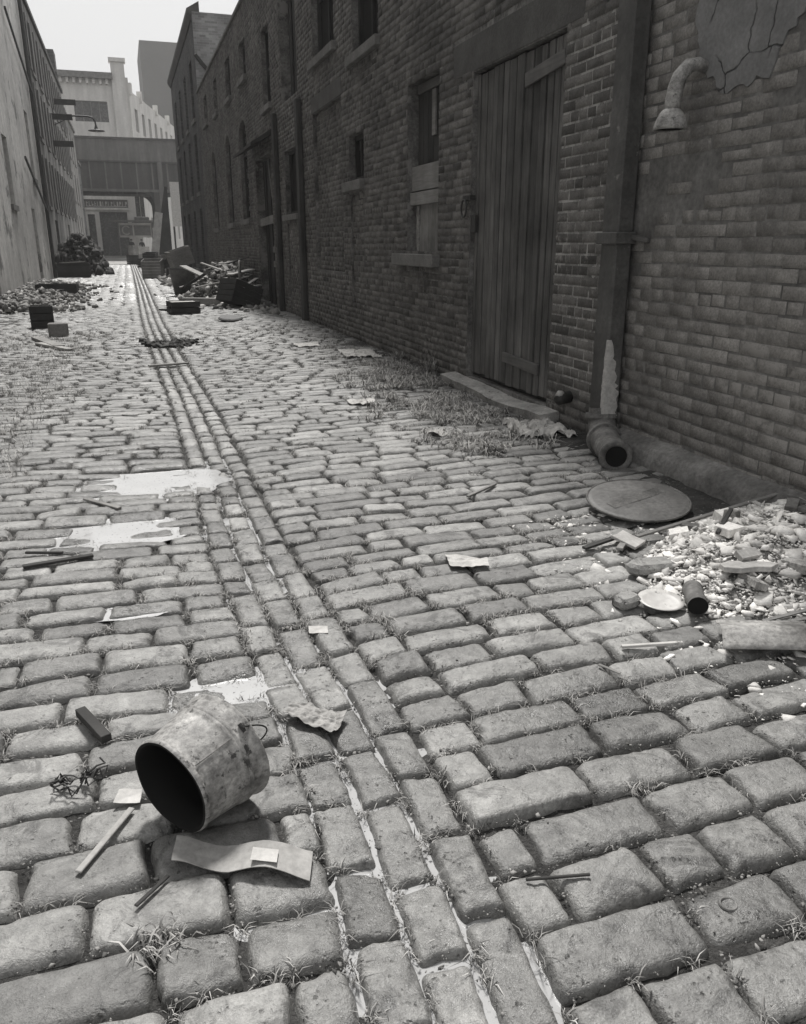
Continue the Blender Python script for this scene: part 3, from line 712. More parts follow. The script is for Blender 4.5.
# downpipe, its outlet
mb = MB(); mb.box(XW - .135, XW - .015, 4.60, 4.78, .22, 6.48)
dp = mb.build("downpipe", M['pipe'], None, origin=(XW - .1, 4.69, .0), bevel=.012)
props(dp, "square dark downpipe running down the corner of the brick wall, chipped white near its foot", "drainpipe")
mb = MB(); mb.box(XW - .155, XW - .006, 4.575, 4.805, 1.35, 1.42); mb.bar((XW - .03, 4.58, 1.39), (XW - .01, 4.44, 1.37), .03, .03); mb.build("pipe_bracket", M['pipe'], dp, bevel=.004)
n = 26; V = []; F = []
for k in range(n + 1):        # chipped white paint on the pipe's near face corner, ragged edge
    z = .24 + .52 * k / n; w = (.085 * (1 - k / n) ** .5 + .018) * (1 + .9 * float(fbm(k * .7, 3, 5, 2)))
    w2 = min(.10, .012 + .10 * (1 - k / n) ** .7 * (1 + .8 * float(fbm(k * .9, 8, 6, 2))))
    V += [(XW - .1362, 4.613 + w * .25, z), (XW - .1362, 4.612, z), (XW - .124, 4.5988, z), (XW - .124 + w2, 4.5988, z)]
for k in range(n): a = k * 4; F += [(a, a + 1, a + 5, a + 4), (a + 1, a + 2, a + 6, a + 5), (a + 2, a + 3, a + 7, a + 6)]
np_mesh("paint_chip", V, F, M['chip'], dp)
ot = thing("pipe_outlet", (2.88, 4.55, 0), "crusted iron elbow pipe lying open-mouthed at the foot of the downpipe", "pipe")
mb = MB(); mb.tube([(XW - .085, 4.69, .30), (XW - .088, 4.68, .23), (XW - .10, 4.64, .17), (2.90, 4.54, .125), (2.84, 4.38, .11), (2.78, 4.22, .105), (2.765, 4.18, .104)], [.085, .09, .095, .098, .092, .09, .09], 24, caps=False)
md = Vector((-.35, -.93, -.02)).normalized(); mc_ = Vector((2.765, 4.18, .104)); T = Matrix.Translation(mc_) @ md.to_track_quat('Z', 'Y').to_matrix().to_4x4()
mb.lathe([(.09, -.01), (.104, .0), (.106, .02), (.098, .032), (.072, .033), (.066, .02)], 28, T); mb.build("elbow", M['clay'], ot, smooth=True, recalc=False)
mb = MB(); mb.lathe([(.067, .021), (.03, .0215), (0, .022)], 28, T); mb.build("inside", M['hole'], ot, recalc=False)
mb = MB(); mb.tube([(2.885, 4.50, .12), (2.90, 4.54, .122)], [.115, .115], 20); mb.tube([(XW - .087, 4.685, .235), (XW - .086, 4.688, .262)], [.112, .105], 20); mb.build("collar", M['clay'], ot)
mb = MB(); mb.tube([(XW, 5.27, .27), (XW - .09, 5.25, .262), (XW - .12, 5.24, .25)], [.045, .045, .035], 14); kn = mb.build("drain_stub", M['iron'], None, origin=(XW, 5.27, .2), smooth=True)
props(kn, "short pipe stub with a pale cap poking from the brick wall between threshold and downpipe", "pipe")
mb = MB(); mb.tube([(XW - .075, 5.254, .298), (XW - .10, 5.248, .296), (XW - .122, 5.243, .285)], [.022, .03, .02], 12); mb.build("cap", M['chip'], kn, smooth=True)

# ================================================================ NEAR RIGHT: painted brick building
pb = thing("painted_brick_building", (XW, 2, 0), "grey painted brick wall with peeling plaster and a concrete plinth, nearest on the right", "building")
PYE = 4.56
mb = MB(); wall_sheet(mb, lambda s, z, d: (XW + .008 + d, s, z), -2, PYE + .14, -.1, 6.3, [], .2); mb.build("mortar", M_MORTAR_P, pb, recalc=False)
Vs, Fs = bricks(lambda s, z, d: (XW + .008 + d, s, z), -2, PYE + .14, .13, 6.3, [], proud=.0036, seed=8, jit=.0042, J=.006, H=.068, L=.212,
                skip=lambda a, b: float(vnoise(a * 1.5 + 2, b * 2.4, 301)) + .35 * float(vnoise(a * 6, b * 8, 302)) > .93)
np_mesh("brick_face", Vs, Fs, M_BRICK_PAINT, pb)
mb = MB(); mb.box(XW + .2, 13, -2, Y0 - .01, -.1, 6.25); mb.build("roof", M['tower'], pb)
ny_, nz_ = 120, 8; V = []; F = []      # lumpy concrete plinth
for i in range(ny_ + 1):
    y = -2 + (4.56 + 2) * i / ny_
    for (dx, z) in ((.01, .185), (-.045, .165), (-.085, .145), (-.105, .10), (-.11, .05), (-.12, 0), (-.14, -.06)):
        V.append((XW - .0 + dx + .022 * float(fbm(y * 4, z * 9 + 3, 12, 3)), y, z + .022 * float(fbm(y * 3, z * 5, 13, 3))))
for i in range(ny_):
    for j in range(6): a = i * 7 + j; F.append((a, a + 1, a + 8, a + 7))
np_mesh("plinth", V, F, surf("concrete_plinth", .24, .4, 3, 35, .9, .7, .02, streak=.3), pb, smooth=True)
# peeling plaster over the bricks
def crack_mat():
    m, nt, b = base_mat("cracked_plaster")
    vec = nt.new("ShaderNodeTexCoord").outputs['Object']
    w = nt.new("ShaderNodeVectorMath"); w.operation = 'ADD'; nn = nt.new("ShaderNodeTexNoise"); nn.inputs['Scale'].default_value = 3; nn.inputs['Detail'].default_value = 4
    nt.link(vec, nn.inputs['Vector']); sc = nt.new("ShaderNodeVectorMath"); sc.operation = 'SCALE'; sc.inputs['Scale'].default_value = .25
    nt.link(nn.outputs[1], sc.inputs[0]); nt.link(vec, w.inputs[0]); nt.link(sc.outputs[0], w.inputs[1])
    v = nt.new("ShaderNodeTexVoronoi"); v.feature = 'DISTANCE_TO_EDGE'; v.inputs['Scale'].default_value = 3.6; nt.link(w.outputs[0], v.inputs['Vector'])
    cr = nt.rng(v.outputs[0], .0, .022, 0, 1); gate = nt.rng(nt.noise(vec, 2.4, 2, .5), .44, .52, 0, 1)
    cr = nt.math('MAXIMUM', cr, nt.math('SUBTRACT', 1.0, gate))
    val = nt.math('MULTIPLY', nt.math('MULTIPLY', nt.rng(nt.noise(vec, 4, 5, .6), .3, .7, .75, 1.25), nt.rng(nt.noise(vec, 50, 4, .6), .3, .7, .85, 1.15)), .215)
    val = nt.math('MULTIPLY', val, nt.mix(cr, .2, 1.0))
    cc = nt.new("ShaderNodeCombineColor"); [nt.link(val, cc.inputs[i]) for i in range(3)]
    nt.link(cc.outputs[0], b.inputs['Base Color']); b.inputs['Roughness'].default_value = .85
    bp = nt.new("ShaderNodeBump"); bp.inputs['Strength'].default_value = .8; bp.inputs['Distance'].default_value = .012
    nt.link(nt.math('ADD', cr, nt.math('MULTIPLY', nt.noise(vec, 12, 5, .6), .8)), bp.inputs['Height']); nt.link(bp.outputs[0], b.inputs['Normal'])
    return m
n = 80; t = np.linspace(0, 2 * np.pi, n, endpoint=False); poly = []
for i in range(n):
    r = 1 + .5 * float(fbm(math.cos(t[i]) * 2, math.sin(t[i]) * 2, 41, 3)) + .18 * float(fbm(math.cos(t[i]) * 9, math.sin(t[i]) * 9, 42, 2))
    poly.append((XW - .004, 3.80 + .42 * r * math.cos(t[i]), 2.50 + .38 * r * math.sin(t[i])))
mb = MB(); mb.prism(poly, (.010, 0, 0)); mb.build("plaster_patch", crack_mat(), pb)
# vent pipe
VDY, VDZ = -.05, -.055
vp = thing("vent_pipe", (XW, 4.15, 2.2), "curved metal vent pipe with flared bell mouth hanging from the painted wall", "vent")
pts = [(a_, b_ + VDY, c_ + VDZ) for a_, b_, c_ in [(XW + .01, 4.13, 2.30), (XW - .05, 4.13, 2.315), (XW - .115, 4.12, 2.30), (XW - .165, 4.115, 2.25), (XW - .19, 4.11, 2.185), (XW - .198, 4.11, 2.12), (XW - .20, 4.11, 2.085)]]
mb = MB(); mb.tube(pts, [.030, .034, .037, .04, .042, .042, .042], 18); mb.build("pipe", M['vent'], vp, smooth=True)
T = Matrix.Translation((XW - .20, 4.11 + VDY, 1.985 + VDZ))
mb = MB(); mb.lathe([(.036, .105), (.046, .10), (.060, .085), (.078, .05), (.088, .018), (.09, .0), (.084, .0), (.078, .02), (.06, .06), (.0, .07)], 28, T); mb.build("bell_mouth", M['vent'], vp, smooth=True)
mb = MB(); mb.lathe([(.083, .004), (.078, .018), (.0, .022)], 28, T); mb.build("inside", M['hole'], vp)

# ================================================================ corner building at the far right
PC = lambda s, z, d: (XW + .01 + d, s, z)
cb = thing("corner_building", (XW, 40, 0), "three-storey brick corner building with overhanging cornice beyond the warehouse roof", "building")
M_BT = brick_tex_mat("far_brick", .085, .12)
cops = []
for k in range(4):
    y = 34.6 + k * 3.2
    cops += [(y, y + 1.1, 5.9, 7.9), (y, y + 1.1, 3.3, 5.4)]
    if k != 2: cops += [(y, y + 1.1, .5, 2.7)]
    else: cops += [(y, y + 1.3, 0, 2.7)]
mb = MB(); wall_sheet(mb, PC, Y1 + .01, 47, -.1, 8.9, cops, .25); mb.build("wall", M_BT, cb, recalc=False)
for q in cops:
    b = MB(); b.box(XW + .2, XW + .24, q[0], q[1], q[2], q[3]); o = b.build("window", M['glass'], cb)
    b = MB(); b.box(XW + .16, XW + .199, q[0], q[1], (q[2] + q[3]) / 2 - .04, (q[2] + q[3]) / 2 + .04); b.box(XW + .16, XW + .199, (q[0] + q[1]) / 2 - .03, (q[0] + q[1]) / 2 + .03, q[2], q[3]); b.build("sash_bar", M['darkwood'], o)
    b = MB(); b.box(XW - .05, XW + .2, q[0] - .1, q[1] + .1, q[2] - .14, q[2] - .003); b.build("sill", M['sill'], o)
M_PALEB = brick_tex_mat("pale_side_brick", .22, .26, 'X')
mb = MB(); mb.box(XW + .012, 12, Y1 + .012, Y1 + .25, ZT - .3, 9.1); mb.build("side_wall", M_PALEB, cb)
mb = MB(); mb.box(XW + .3, 12, Y1 + .3, 46.99, -.1, 8.85); mb.build("roof", M['tower'], cb)
mb = MB(); mb.prism([(XW + .3, Y1 + .26, 8.9), (XW - .03, Y1 + .26, 8.9), (XW - .14, Y1 + .26, 9.1), (XW - .14, Y1 + .26, 9.25), (XW + .3, Y1 + .26, 9.5)], (0, 13.95, 0)); mb.build("cornice", surf("sheet_cornice", .09, .3, 1, 10), cb)
mb = MB(); mb.bar((XW + .02, Y1 - .02, 7.75), (XW + 1.0, Y1 - .02, 6.6), .06, .12); mb.build("flashing", M['darkwood'], cb)
mb = MB(); mb.box(XW + .01, 12, 46.99, 47.2, -.1, 8.9); mb.build("end_wall", M_BT, cb)

# ================================================================ LEFT buildings
XL = -2.9
def left_building(name, y0, y1, h, label, wm, ops, x=XL, shut=None):
    t = thing(name, (x, (y0 + y1) / 2, 0), label, "building")
    P = lambda s, z, d: (x - d, s, z)
    b = MB(); wall_sheet(b, P, y0, y1, -.1, h, ops, .25); b.build("wall", wm, t, recalc=False)
    b = MB(); b.box(x - 8, x - .3, y0, y1, -.1, h - .05); b.build("roof", M['tower'], t)
    for k, q in enumerate(ops):
        b = MB(); b.box(x - .24, x - .2, q[0], q[1], q[2], q[3]); o = b.build("door" if q[2] < .2 else "window", M['darkwood'] if q[2] < .2 else M['glass'], t)
        if q[2] > .2:
            c = MB(); c.box(x - .199, x - .16, q[0], q[1], (q[2] + q[3]) / 2 - .04, (q[2] + q[3]) / 2 + .04); c.box(x - .199, x - .16, (q[0] + q[1]) / 2 - .03, (q[0] + q[1]) / 2 + .03, q[2], q[3]); c.build("sash_bar", M['darkwood'], o)
            c = MB(); c.box(x - .2, x + .07, q[0] - .1, q[1] + .1, q[2] - .15, q[2] - .003); c.build("sill", M['sill'], o)
        if shut and q[2] > .2:
            for s_ in (0, 1):
                c = MB(); yy_ = q[0] - .0 if s_ == 0 else q[1]
                c.box(x + .01, x + .05, yy_ + (-.55 if s_ == 0 else .0), yy_ + (.0 if s_ == 0 else .55), q[2], q[3]); c.build("iron_shutter", surf('shutter_paint', .12, .3, 2, 20, island=.3), t)
    b = MB(); b.box(x - .3, x + .10, y0, y1, h + .001, h + .2); b.build("coping", M['sill'] if name != "shuttered_building" else M['darkwood'], t)
    return t
wl1 = left_building("whitewashed_building", 2, 38.5, 14.0, "tall whitewashed building with water-stained wall at the left edge", M['white'],
    [(9, 10.2, 2.2, 4), (14, 15.2, 2.2, 4), (20, 21.6, 0, 2.6), (26, 27.1, 2.4, 4.2), (31.5, 32.6, .05, 2.5), (26, 27.1, 6.4, 8.4), (33.5, 34.6, 3.6, 5.8)], x=-2.86)
mb = MB(); mb.tube([(XL + .13, 36.6, .0), (XL + .13, 36.6, 13.9)], .07, 8); mb.build("rain_pipe", M['iron'], wl1)
for z in (2.6, 6.8):
    mb = MB(); mb.bar((XL + .16, 30.5, z + 1.4), (XL + .16, 36.4, z), .06, .08); mb.build("fire_stair_rail", M['iron'], wl1)
left2 = left_building("shuttered_building", 38.55, 62, 10.6, "grey building with iron shutters and hoisting beams, second on the left", M['greywall'],
    [(40 + k * 3.4, 41.2 + k * 3.4, z, z + 2.0) for k in range(7) for z in (2.9, 5.6, 8.1)] + [(42.2, 43.8, 0, 2.4), (51.5, 53.2, 0, 2.4)], shut=True)
for (yb, zb, L) in ((52, 8.7, 1.15), (49.2, 7.6, 1.0), (48, 6.2, .95)):
    b = MB(); b.box(XL - .1, XL + L, yb - .12, yb + .12, zb - .13, zb + .13); b.build("hoist_beam", M['darkwood'], left2)
b = MB(); b.box(XL - 1.2, XL + .15, 55.5, 57, 10.8, 11.9); b.build("chimney", M_BT, left2)
left3 = left_building("plain_stucco_building", 62.05, 74, 9.6, "plain stucco building, third on the left, just before the viaduct", M['greywall'],
    [(63.5 + k * 3.2, 64.6 + k * 3.2, z, z + 1.9) for k in range(3) for z in (1.4, 4.2, 7.0)])
left4 = left_building("low_brick_shed", 74.05, 78.8, 7.5, "low brick shed tucked against the left end of the viaduct", brick_tex_mat("shed_brick", .16, .2),
    [(75.2, 76.4, 4.2, 6), (75.0, 76.8, 0, 2.6)])
# street lamp on its bracket
lp = thing("bracket_lamp", (XL, 50, 7.4), "gooseneck street lamp on a bracket from the shuttered left building", "lamp")
mb = MB(); pts = [(XL + .02, 50, 7.72), (-2.0, 50, 7.78), (-1.15, 50, 7.78), (-.93, 50, 7.72), (-.83, 50, 7.58), (-.8, 50, 7.35)]
mb.tube(pts, .045, 8); mb.tube([(XL + .02, 50, 7.3), (-1.9, 50, 7.76)], .025, 6); mb.build("bracket", M['iron'], lp)
T = Matrix.Translation((-.8, 50, 7.08)); mb = MB(); mb.lathe([(.05, .28), (.08, .18), (.12, .1), (.42, .03), (.42, .0), (.1, .04), (.0, .05)], 20, T); mb.build("lamp_shade", M['iron'], lp)
mb = MB(); mb.lathe([(.0, -.05), (.05, -.03), (.07, .02), (.05, .05)], 12, T); mb.build("bulb", M['facade'], lp)

# ================================================================ viaduct and street beyond
va = thing("railway_viaduct", (0, 80, 0), "elevated steel railway viaduct crossing the end of the alley", "viaduct")
def vrow(y0):
    m_ = MB(); m_.box(-30, 30, y0, y0 + .25, 8.25, 10.0); m_.build("parapet", M['steell'], va)
    m_ = MB(); m_.box(-30, 30, y0 - .12, y0 + .37, 9.95, 10.12); m_.box(-30, 30, y0 - .10, y0 + .35, 8.12, 8.249); m_.build("parapet_rail", M['steel'], va)
    m_ = MB(); m_.box(-30, 30, y0 + .05, y0 + .35, 5.75, 8.118); m_.build("girder", M['steel'], va)
    m_ = MB()
    for k in range(46): x = -29.5 + k * 1.3; m_.box(x - .06, x + .06, y0 - .08, y0 + .048, 5.95, 8.1)
    m_.box(-30, 30, y0 - .1, y0 + .045, 5.72, 5.94); m_.build("stiffener", M['steell'], va)
vrow(80); vrow(87.5)
mb = MB(); mb.box(-30, 30, 80.4, 87.4, 6.9, 7.6)
mb.build("deck", M['blackwood'], va)
mb = MB()
for k in range(30): x = -29 + k * 2; mb.box(x - .12, x + .12, 80.36, 87.45, 6.3, 6.89)
mb.build("cross_girder", M['blackwood'], va)
for xc in (3.35, -11.5, 18):
    for yc in (80.2, 87.6):
        mb = MB(); mb.box(xc - .38, xc + .38, yc - .3, yc + .3, .0, 5.72); c = mb.build("column", M['steel'], va)
        mb = MB()
        for sg in (-1, 1):
            arc = [(xc + sg * (.38 + 1.0 * (1 - math.cos(t))), yc - .12, 5.71 - 1.1 * (1 - math.sin(t))) for t in np.linspace(0, math.pi / 2, 9)]
            mb.prism([(xc + sg * .38, yc - .12, 5.715)] + arc, (0, .24, 0))
        mb.build("bracket", M['steel'], c)
        mb = MB(); mb.box(xc + .1, xc + .5, yc - .34, yc - .301, 4.2, 8.2); mb.build("pilaster_strip", M['steell'], c)

fb = thing("pale_corner_block", (0, 95, 0), "pale stone block with bracketed cornice and shopfront beyond the viaduct", "building")
def PF(s, z, d): return (s, 95 + d, z)
fops = [(-3.4, -.2, 13.1, 15.0), (-8, -4.6, 13.1, 15.0), (-2.15, .62, .15, 4.55), (1.55, 2.45, 4.1, 6.15), (-3.3, -2.6, 1.0, 4.3), (-3.4, -.2, 9.4, 11.6)]
mb = MB(); wall_sheet(mb, PF, -14, 2.0, .0, 17.3, fops, .3); mb.build("wall", M['facade'], fb, recalc=False)
for q in fops:
    b = MB(); b.box(q[0], q[1], 95.25, 95.3, q[2], q[3]); o = b.build("window", M['glass'], fb)
    if q[1] - q[0] > 2.9 and q[2] > 5:
        b = MB(); [b.box(q[0] + (q[1] - q[0]) * k / 4 - .05, q[0] + (q[1] - q[0]) * k / 4 + .05, 95.15, 95.249, q[2], q[3]) for k in (1, 2, 3)]; b.build("mullion", M['sill'], o)
mb = MB(); mb.box(-14, .55, 94.3, 95.0, 17.0, 17.55); mb.build("cornice", M['sill'], fb)
mb = MB(); [mb.box(-13.8 + k * .62, -13.55 + k * .62, 94.6, 94.998, 16.55, 16.99) for k in range(23)]; mb.build("dentil", M['facade'], fb)
mb = MB(); mb.box(.45, 1.75, 94.6, 95.6, 7.0, 18.6); mb.box(.3, 1.9, 94.45, 95.7, 18.601, 18.95); mb.build("corner_pier", M['facade'], fb)
mb = MB(); mb.box(-14, .9, 94.75, 94.998, 5.75, 6.0); mb.box(-14, .9, 94.85, 94.998, 4.75, 4.95); mb.build("shop_cornice", M['facade'], fb)
mb = MB(); mb.box(-14, .8, 94.9, 94.997, 4.951, 5.749); sgn = mb.build("fascia_sign", surf("dark_fascia", .12, .2, 1, 8), fb)
mb = MB(); r = random.Random(4); x = -3.3
while x < .6:
    w = r.choice((.13, .16, .18)); mb.box(x, x + .05, 94.87, 94.899, 5.12, 5.55)
    if r.random() < .7: mb.box(x + .05, x + w, 94.87, 94.899, 5.12 + r.choice((0, .18, .36)), 5.19 + r.choice((0, .18, .36)))
    x += w + .12
mb.box(-3.35, .65, 94.875, 94.899, 5.06, 5.115); mb.build("lettering", M['curtain'], sgn)
mb = MB(); mb.box(1.3, 2.8, 94.8, 94.998, 3.75, 4.05); mb.box(1.35, 2.65, 94.8, 94.998, 6.3, 6.5); mb.build("window_trim", M['steell'], fb)
mb = MB(); mb.box(1.0, 4.4, 94.9, 94.998, 3.0, 3.74); mb.box(.95, 4.5, 94.8, 95.2, -.0, .2); mb.build("base_course", M['steel'], fb)
mb = MB(); mb.box(-14, 2.0, 95.35, 110, 0, 16.9); mb.build("roof", M['facade'], fb)
# receding wing
wg = thing("receding_street_wing", (5, 108, 0), "pale row of street fronts stepping away to the right behind the pier", "building")
a = Vector((2.0, 95, 0)); b = Vector((8.2, 123, 0)); dd = (b - a); Lw = dd.length; dd.normalize(); nn_ = Vector((-dd.y, dd.x, 0))
PWG = lambda s, z, d: tuple(a + dd * s + nn_ * d + Vector((0, 0, z)))
wops = [(2 + k * 3.6, 3.5 + k * 3.6, z, z + 2.2) for k in range(7) for z in (2.0, 6.2, 9.6, 12.6)]
mb = MB(); wall_sheet(mb, PWG, 0, Lw, 0, 16.2, wops, .3); mb.build("wall", M['facade'], wg, recalc=False)
for q in wops:
    b_ = MB(); b_.add([PWG(q[0], q[2], .28), PWG(q[1], q[2], .28), PWG(q[1], q[3], .28), PWG(q[0], q[3], .28)], [(0, 1, 2, 3)]); b_.build("window", M['glass'], wg, recalc=False)
mb = MB(); [mb.bar(tuple(a + dd * s0 + Vector((0, 0, 16.3))), tuple(a + dd * (s0 + .5) + Vector((0, 0, 16.3))), .5, 1.1) for s0 in (0, 5, 14, 22)]; mb.build("parapet_pier", M['facade'], wg)
mb = MB(); mb.add([PWG(0, 16.2, 0), PWG(Lw, 16.2, 0), PWG(Lw, 16.2, 12), PWG(0, 16.2, 12)], [(0, 1, 2, 3)]); mb.build("roof", M['facade'], wg, recalc=False)
tw = MB(); tw.prism([(5.6, 155, 0), (22, 155, 0), (22, 178, 0), (5.6, 172, 0)], (0, 0, 33)); o = tw.build("tall_plain_tower", M['tower'], None)
props(o, "tall windowless grey tower block fading into haze above the viaduct", "building")
fs = thing("framed_shop_sign", (1.4, 93.5, 1.9), "framed pale signboard under a thin ledge by the shop entrance", "sign")
mb = MB(); mb.box(-.45, 3.0, 93.4, 93.5, 2.0, 3.45); mb.build("board", M['facade'], fs)
mb = MB(); mb.box(-.25, 1.0, 93.37, 93.399, 2.2, 3.2); mb.box(1.15, 2.8, 93.37, 93.399, 2.2, 3.2); mb.build("dark_field", M['sill'], fs)
mb = MB(); mb.tube([(.35 + .38 * math.cos(t), 93.36, 2.7 + .42 * math.sin(t)) for t in np.linspace(.6, 5.6, 12)], .07, 6); mb.build("letter_curve", M['chip'], fs)
mb = MB(); mb.box(-1.3, 3.5, 93.0, 94.7, 3.55, 3.7); mb.build("ledge", M['sill'], fs)
for x in (-.4, 2.95):
    mb = MB(); mb.box(x - .06, x + .06, 93.3, 93.39, .0, 3.55); mb.build("post", M['sill'], fs)

exec_later = []
# ---------------------------------------------------------------- people under the sign
def person(x, y, z, h, label, lean, grp=None):
    s = h / 1.75
    J = dict(pel=(0, 0, .95), chest=(0, .02, 1.35), neck=(0, 0, 1.5), head=(0, -.02, 1.6), top=(0, -.01, 1.72),
             shl=(-.19, 0, 1.42), shr=(.19, 0, 1.42), ell=(-.25, .02, 1.14), elr=(.25, .02, 1.14), hal=(-.22, -.10, .90), har=(.22, -.10, .90),
             hil=(-.09, 0, .90), hir=(.09, 0, .90), knl=(-.11, -.02 - lean, .5), knr=(.11, .0 + lean, .5), ftl=(-.12, .02 - lean, .08), ftr=(.12, .02 + lean, .08), tol=(-.13, -.13 - lean, .04), tor=(.13, -.13 + lean, .04))
    Rd = dict(pel=.15, chest=.17, neck=.06, head=.095, top=.07, shl=.075, shr=.075, ell=.055, elr=.055, hal=.04, har=.04, hil=.1, hir=.1, knl=.075, knr=.075, ftl=.05, ftr=.05, tol=.04, tor=.04)
    E_ = [('pel', 'chest'), ('chest', 'neck'), ('neck', 'head'), ('head', 'top'), ('chest', 'shl'), ('chest', 'shr'), ('shl', 'ell'), ('shr', 'elr'), ('ell', 'hal'), ('elr', 'har'), ('pel', 'hil'), ('pel', 'hir'), ('hil', 'knl'), ('hir', 'knr'), ('knl', 'ftl'), ('knr', 'ftr'), ('ftl', 'tol'), ('ftr', 'tor')]
    ks = list(J); me = bpy.data.meshes.new("person"); me.from_pydata([tuple(c * s for c in J[k]) for k in ks], [(ks.index(a), ks.index(b)) for a, b in E_], [])
    o = bpy.data.objects.new("person", me); COL.objects.link(o); o.location = (x, y, z); me.materials.append(M['coat'])
    WORG[o.name] = (x, y, z)
    sk = o.modifiers.new("skin", 'SKIN'); sub = o.modifiers.new("sub", 'SUBSURF'); sub.levels = 1; sub.render_levels = 1
    for i, k in enumerate(ks): me.skin_vertices[0].data[i].radius = (Rd[k] * s,) * 2
    me.skin_vertices[0].data[0].use_root = True
    props(o, label, "person", grp)
    b = MB(); b.lathe([(.15 * s, 1.66 * s), (.11 * s, 1.68 * s), (.10 * s, 1.78 * s), (.0, 1.80 * s)], 12, Matrix.Translation((x, y, z))); b.build("hat", M['coat'], o)
    b = MB(); b.lathe([(.0, 1.48 * s), (.06 * s, 1.52 * s), (.075 * s, 1.58 * s), (.07 * s, 1.66 * s)], 12, Matrix.Translation((x, y - .05 * s, z))); b.build("face", M['skin'], o, smooth=True)
person(.75, 91.5, 0, 1.8, "person in dark coat standing under the framed sign, on the left of two", .05)
person(1.75, 91.3, 0, 1.78, "person in dark coat standing under the framed sign, on the right of two", .03)

# ================================================================ things on the ground, near
def on(x, y, dz=0.0): return z1(x, y) + dz
# the battered pail (its bottom is gone)
c0 = Vector((-.0252, 1.6828, on(-.02, 1.67, .008) + .1173)); phi = .6507; tilt = .0658
ax = Vector((math.cos(phi) * math.cos(tilt), math.sin(phi) * math.cos(tilt), math.sin(tilt)))
q = ax.to_track_quat('Z', 'Y').to_matrix().to_4x4(); T = Matrix.Translation(c0) @ q
pail = thing("pail", (c0.x, c0.y, c0.z - .12), "battered bottomless pail lying on its side on the cobbles, dark mouth forward", "pail")
L = .184
def wob(mb, k0, amp):
    for i in range(k0, len(mb.V)):
        v = Vector(mb.V[i]) - c0; a_ = v.dot(ax); rr = v - ax * a_; r0 = rr.length
        if r0 < 1e-4: continue
        u = q.to_3x3().inverted() @ rr; th = math.atan2(u.y, u.x)
        f = 1 + amp * (math.sin(th * 2 + 1) * .6 + math.sin(th * 5 + a_ * 20) * .25 + float(fbm(th * 2, a_ * 14, 61, 2)) * 1.2)
        mb.V[i] = tuple(c0 + ax * a_ + rr * f)
def rad(z): return .1165 + .0235 * z / L
mb = MB()
prof = [(rad(0) + .003, 0), (rad(0) + .0065, .004), (rad(0) + .0065, .012), (rad(0) + .001, .016)] + [(rad(z), z) for z in np.linspace(.025, .122, 12)] + \
       [(rad(.126) + .0035, .126), (rad(.130), .130), (rad(.133), .133), (rad(.137) + .0035, .137), (rad(.141), .141), (rad(.15), .15), (rad(.165), .165), (rad(.177) + .001, .177), (rad(.181) + .004, .181), (rad(.184) + .003, .185), (rad(.184) - .002, .184)]
mb.lathe(prof, 96, T); wob(mb, 0, .03); mb.build("body", M['zinc'], pail, smooth=True, recalc=False)
mb = MB(); mb.lathe([(rad(0) + .003, -.0004), (rad(0) - .004, .0005), (rad(.08) - .005, .08), (rad(.14) - .005, .14), (rad(.17) - .006, .172)], 96, T); wob(mb, 0, .03); mb.build("shade_lining", M['hole'], pail, smooth=True, recalc=False)  # inner wall coloured near-black to paint the shade inside the mouth
mb = MB(); mb.lathe([(rad(.175) - .002, .174), (.08, .173), (.0, .172)], 64, T); wob(mb, 0, .02); mb.build("inside", M['hole'], pail, smooth=True)  # black disc across the far end, same painted shade
def cyl(th, z, dr=0): r = rad(z) + dr; return T @ Vector((r * math.cos(th), r * math.sin(th), z))
# which local angle points up
upl = q.to_3x3().inverted() @ Vector((0, 0, 1)); thu = math.atan2(upl.y, upl.x)
lefl = q.to_3x3().inverted() @ Vector((-math.sin(phi), math.cos(phi), 0)); s_l = math.atan2(lefl.y, lefl.x)
rgt = 1 if math.cos(thu + math.pi / 2 - s_l) < 0 else -1        # +rgt*angle turns towards the camera side
mb = MB(); th0 = thu + rgt * .78
mb.tube([tuple(cyl(th0, z, .0025 + .03 * 0)) for z in np.linspace(.018, .124, 14)], .0013, 6); mb.build("seam", M['clay'], pail)
te = thu + rgt * .74
mb = MB(); mb.tube([tuple(cyl(te - .08, .160, .005)), tuple(cyl(te + .08, .160, .005))], .005, 8); mb.tube([tuple(cyl(te, .160, .002)), tuple(cyl(te, .160, .014))], .0045, 8); mb.build("handle_ear", M['iron'], pail)
e1_ = cyl(te, .160, .010); cen = T @ Vector((0, 0, .160)); rv = e1_ - cen; outv = (ax - Vector((0, 0, .42))).normalized() * .150
pts = [tuple(cen + rv * math.cos(t) + outv * math.sin(t)) for t in np.linspace(0, math.pi * .80, 22)]
pts = [(p[0], p[1], max(p[2], on(p[0], p[1], .006))) for p in pts]
mb = MB(); mb.tube(pts, .0022, 8); mb.build("wire_handle", M['iron'], pail)

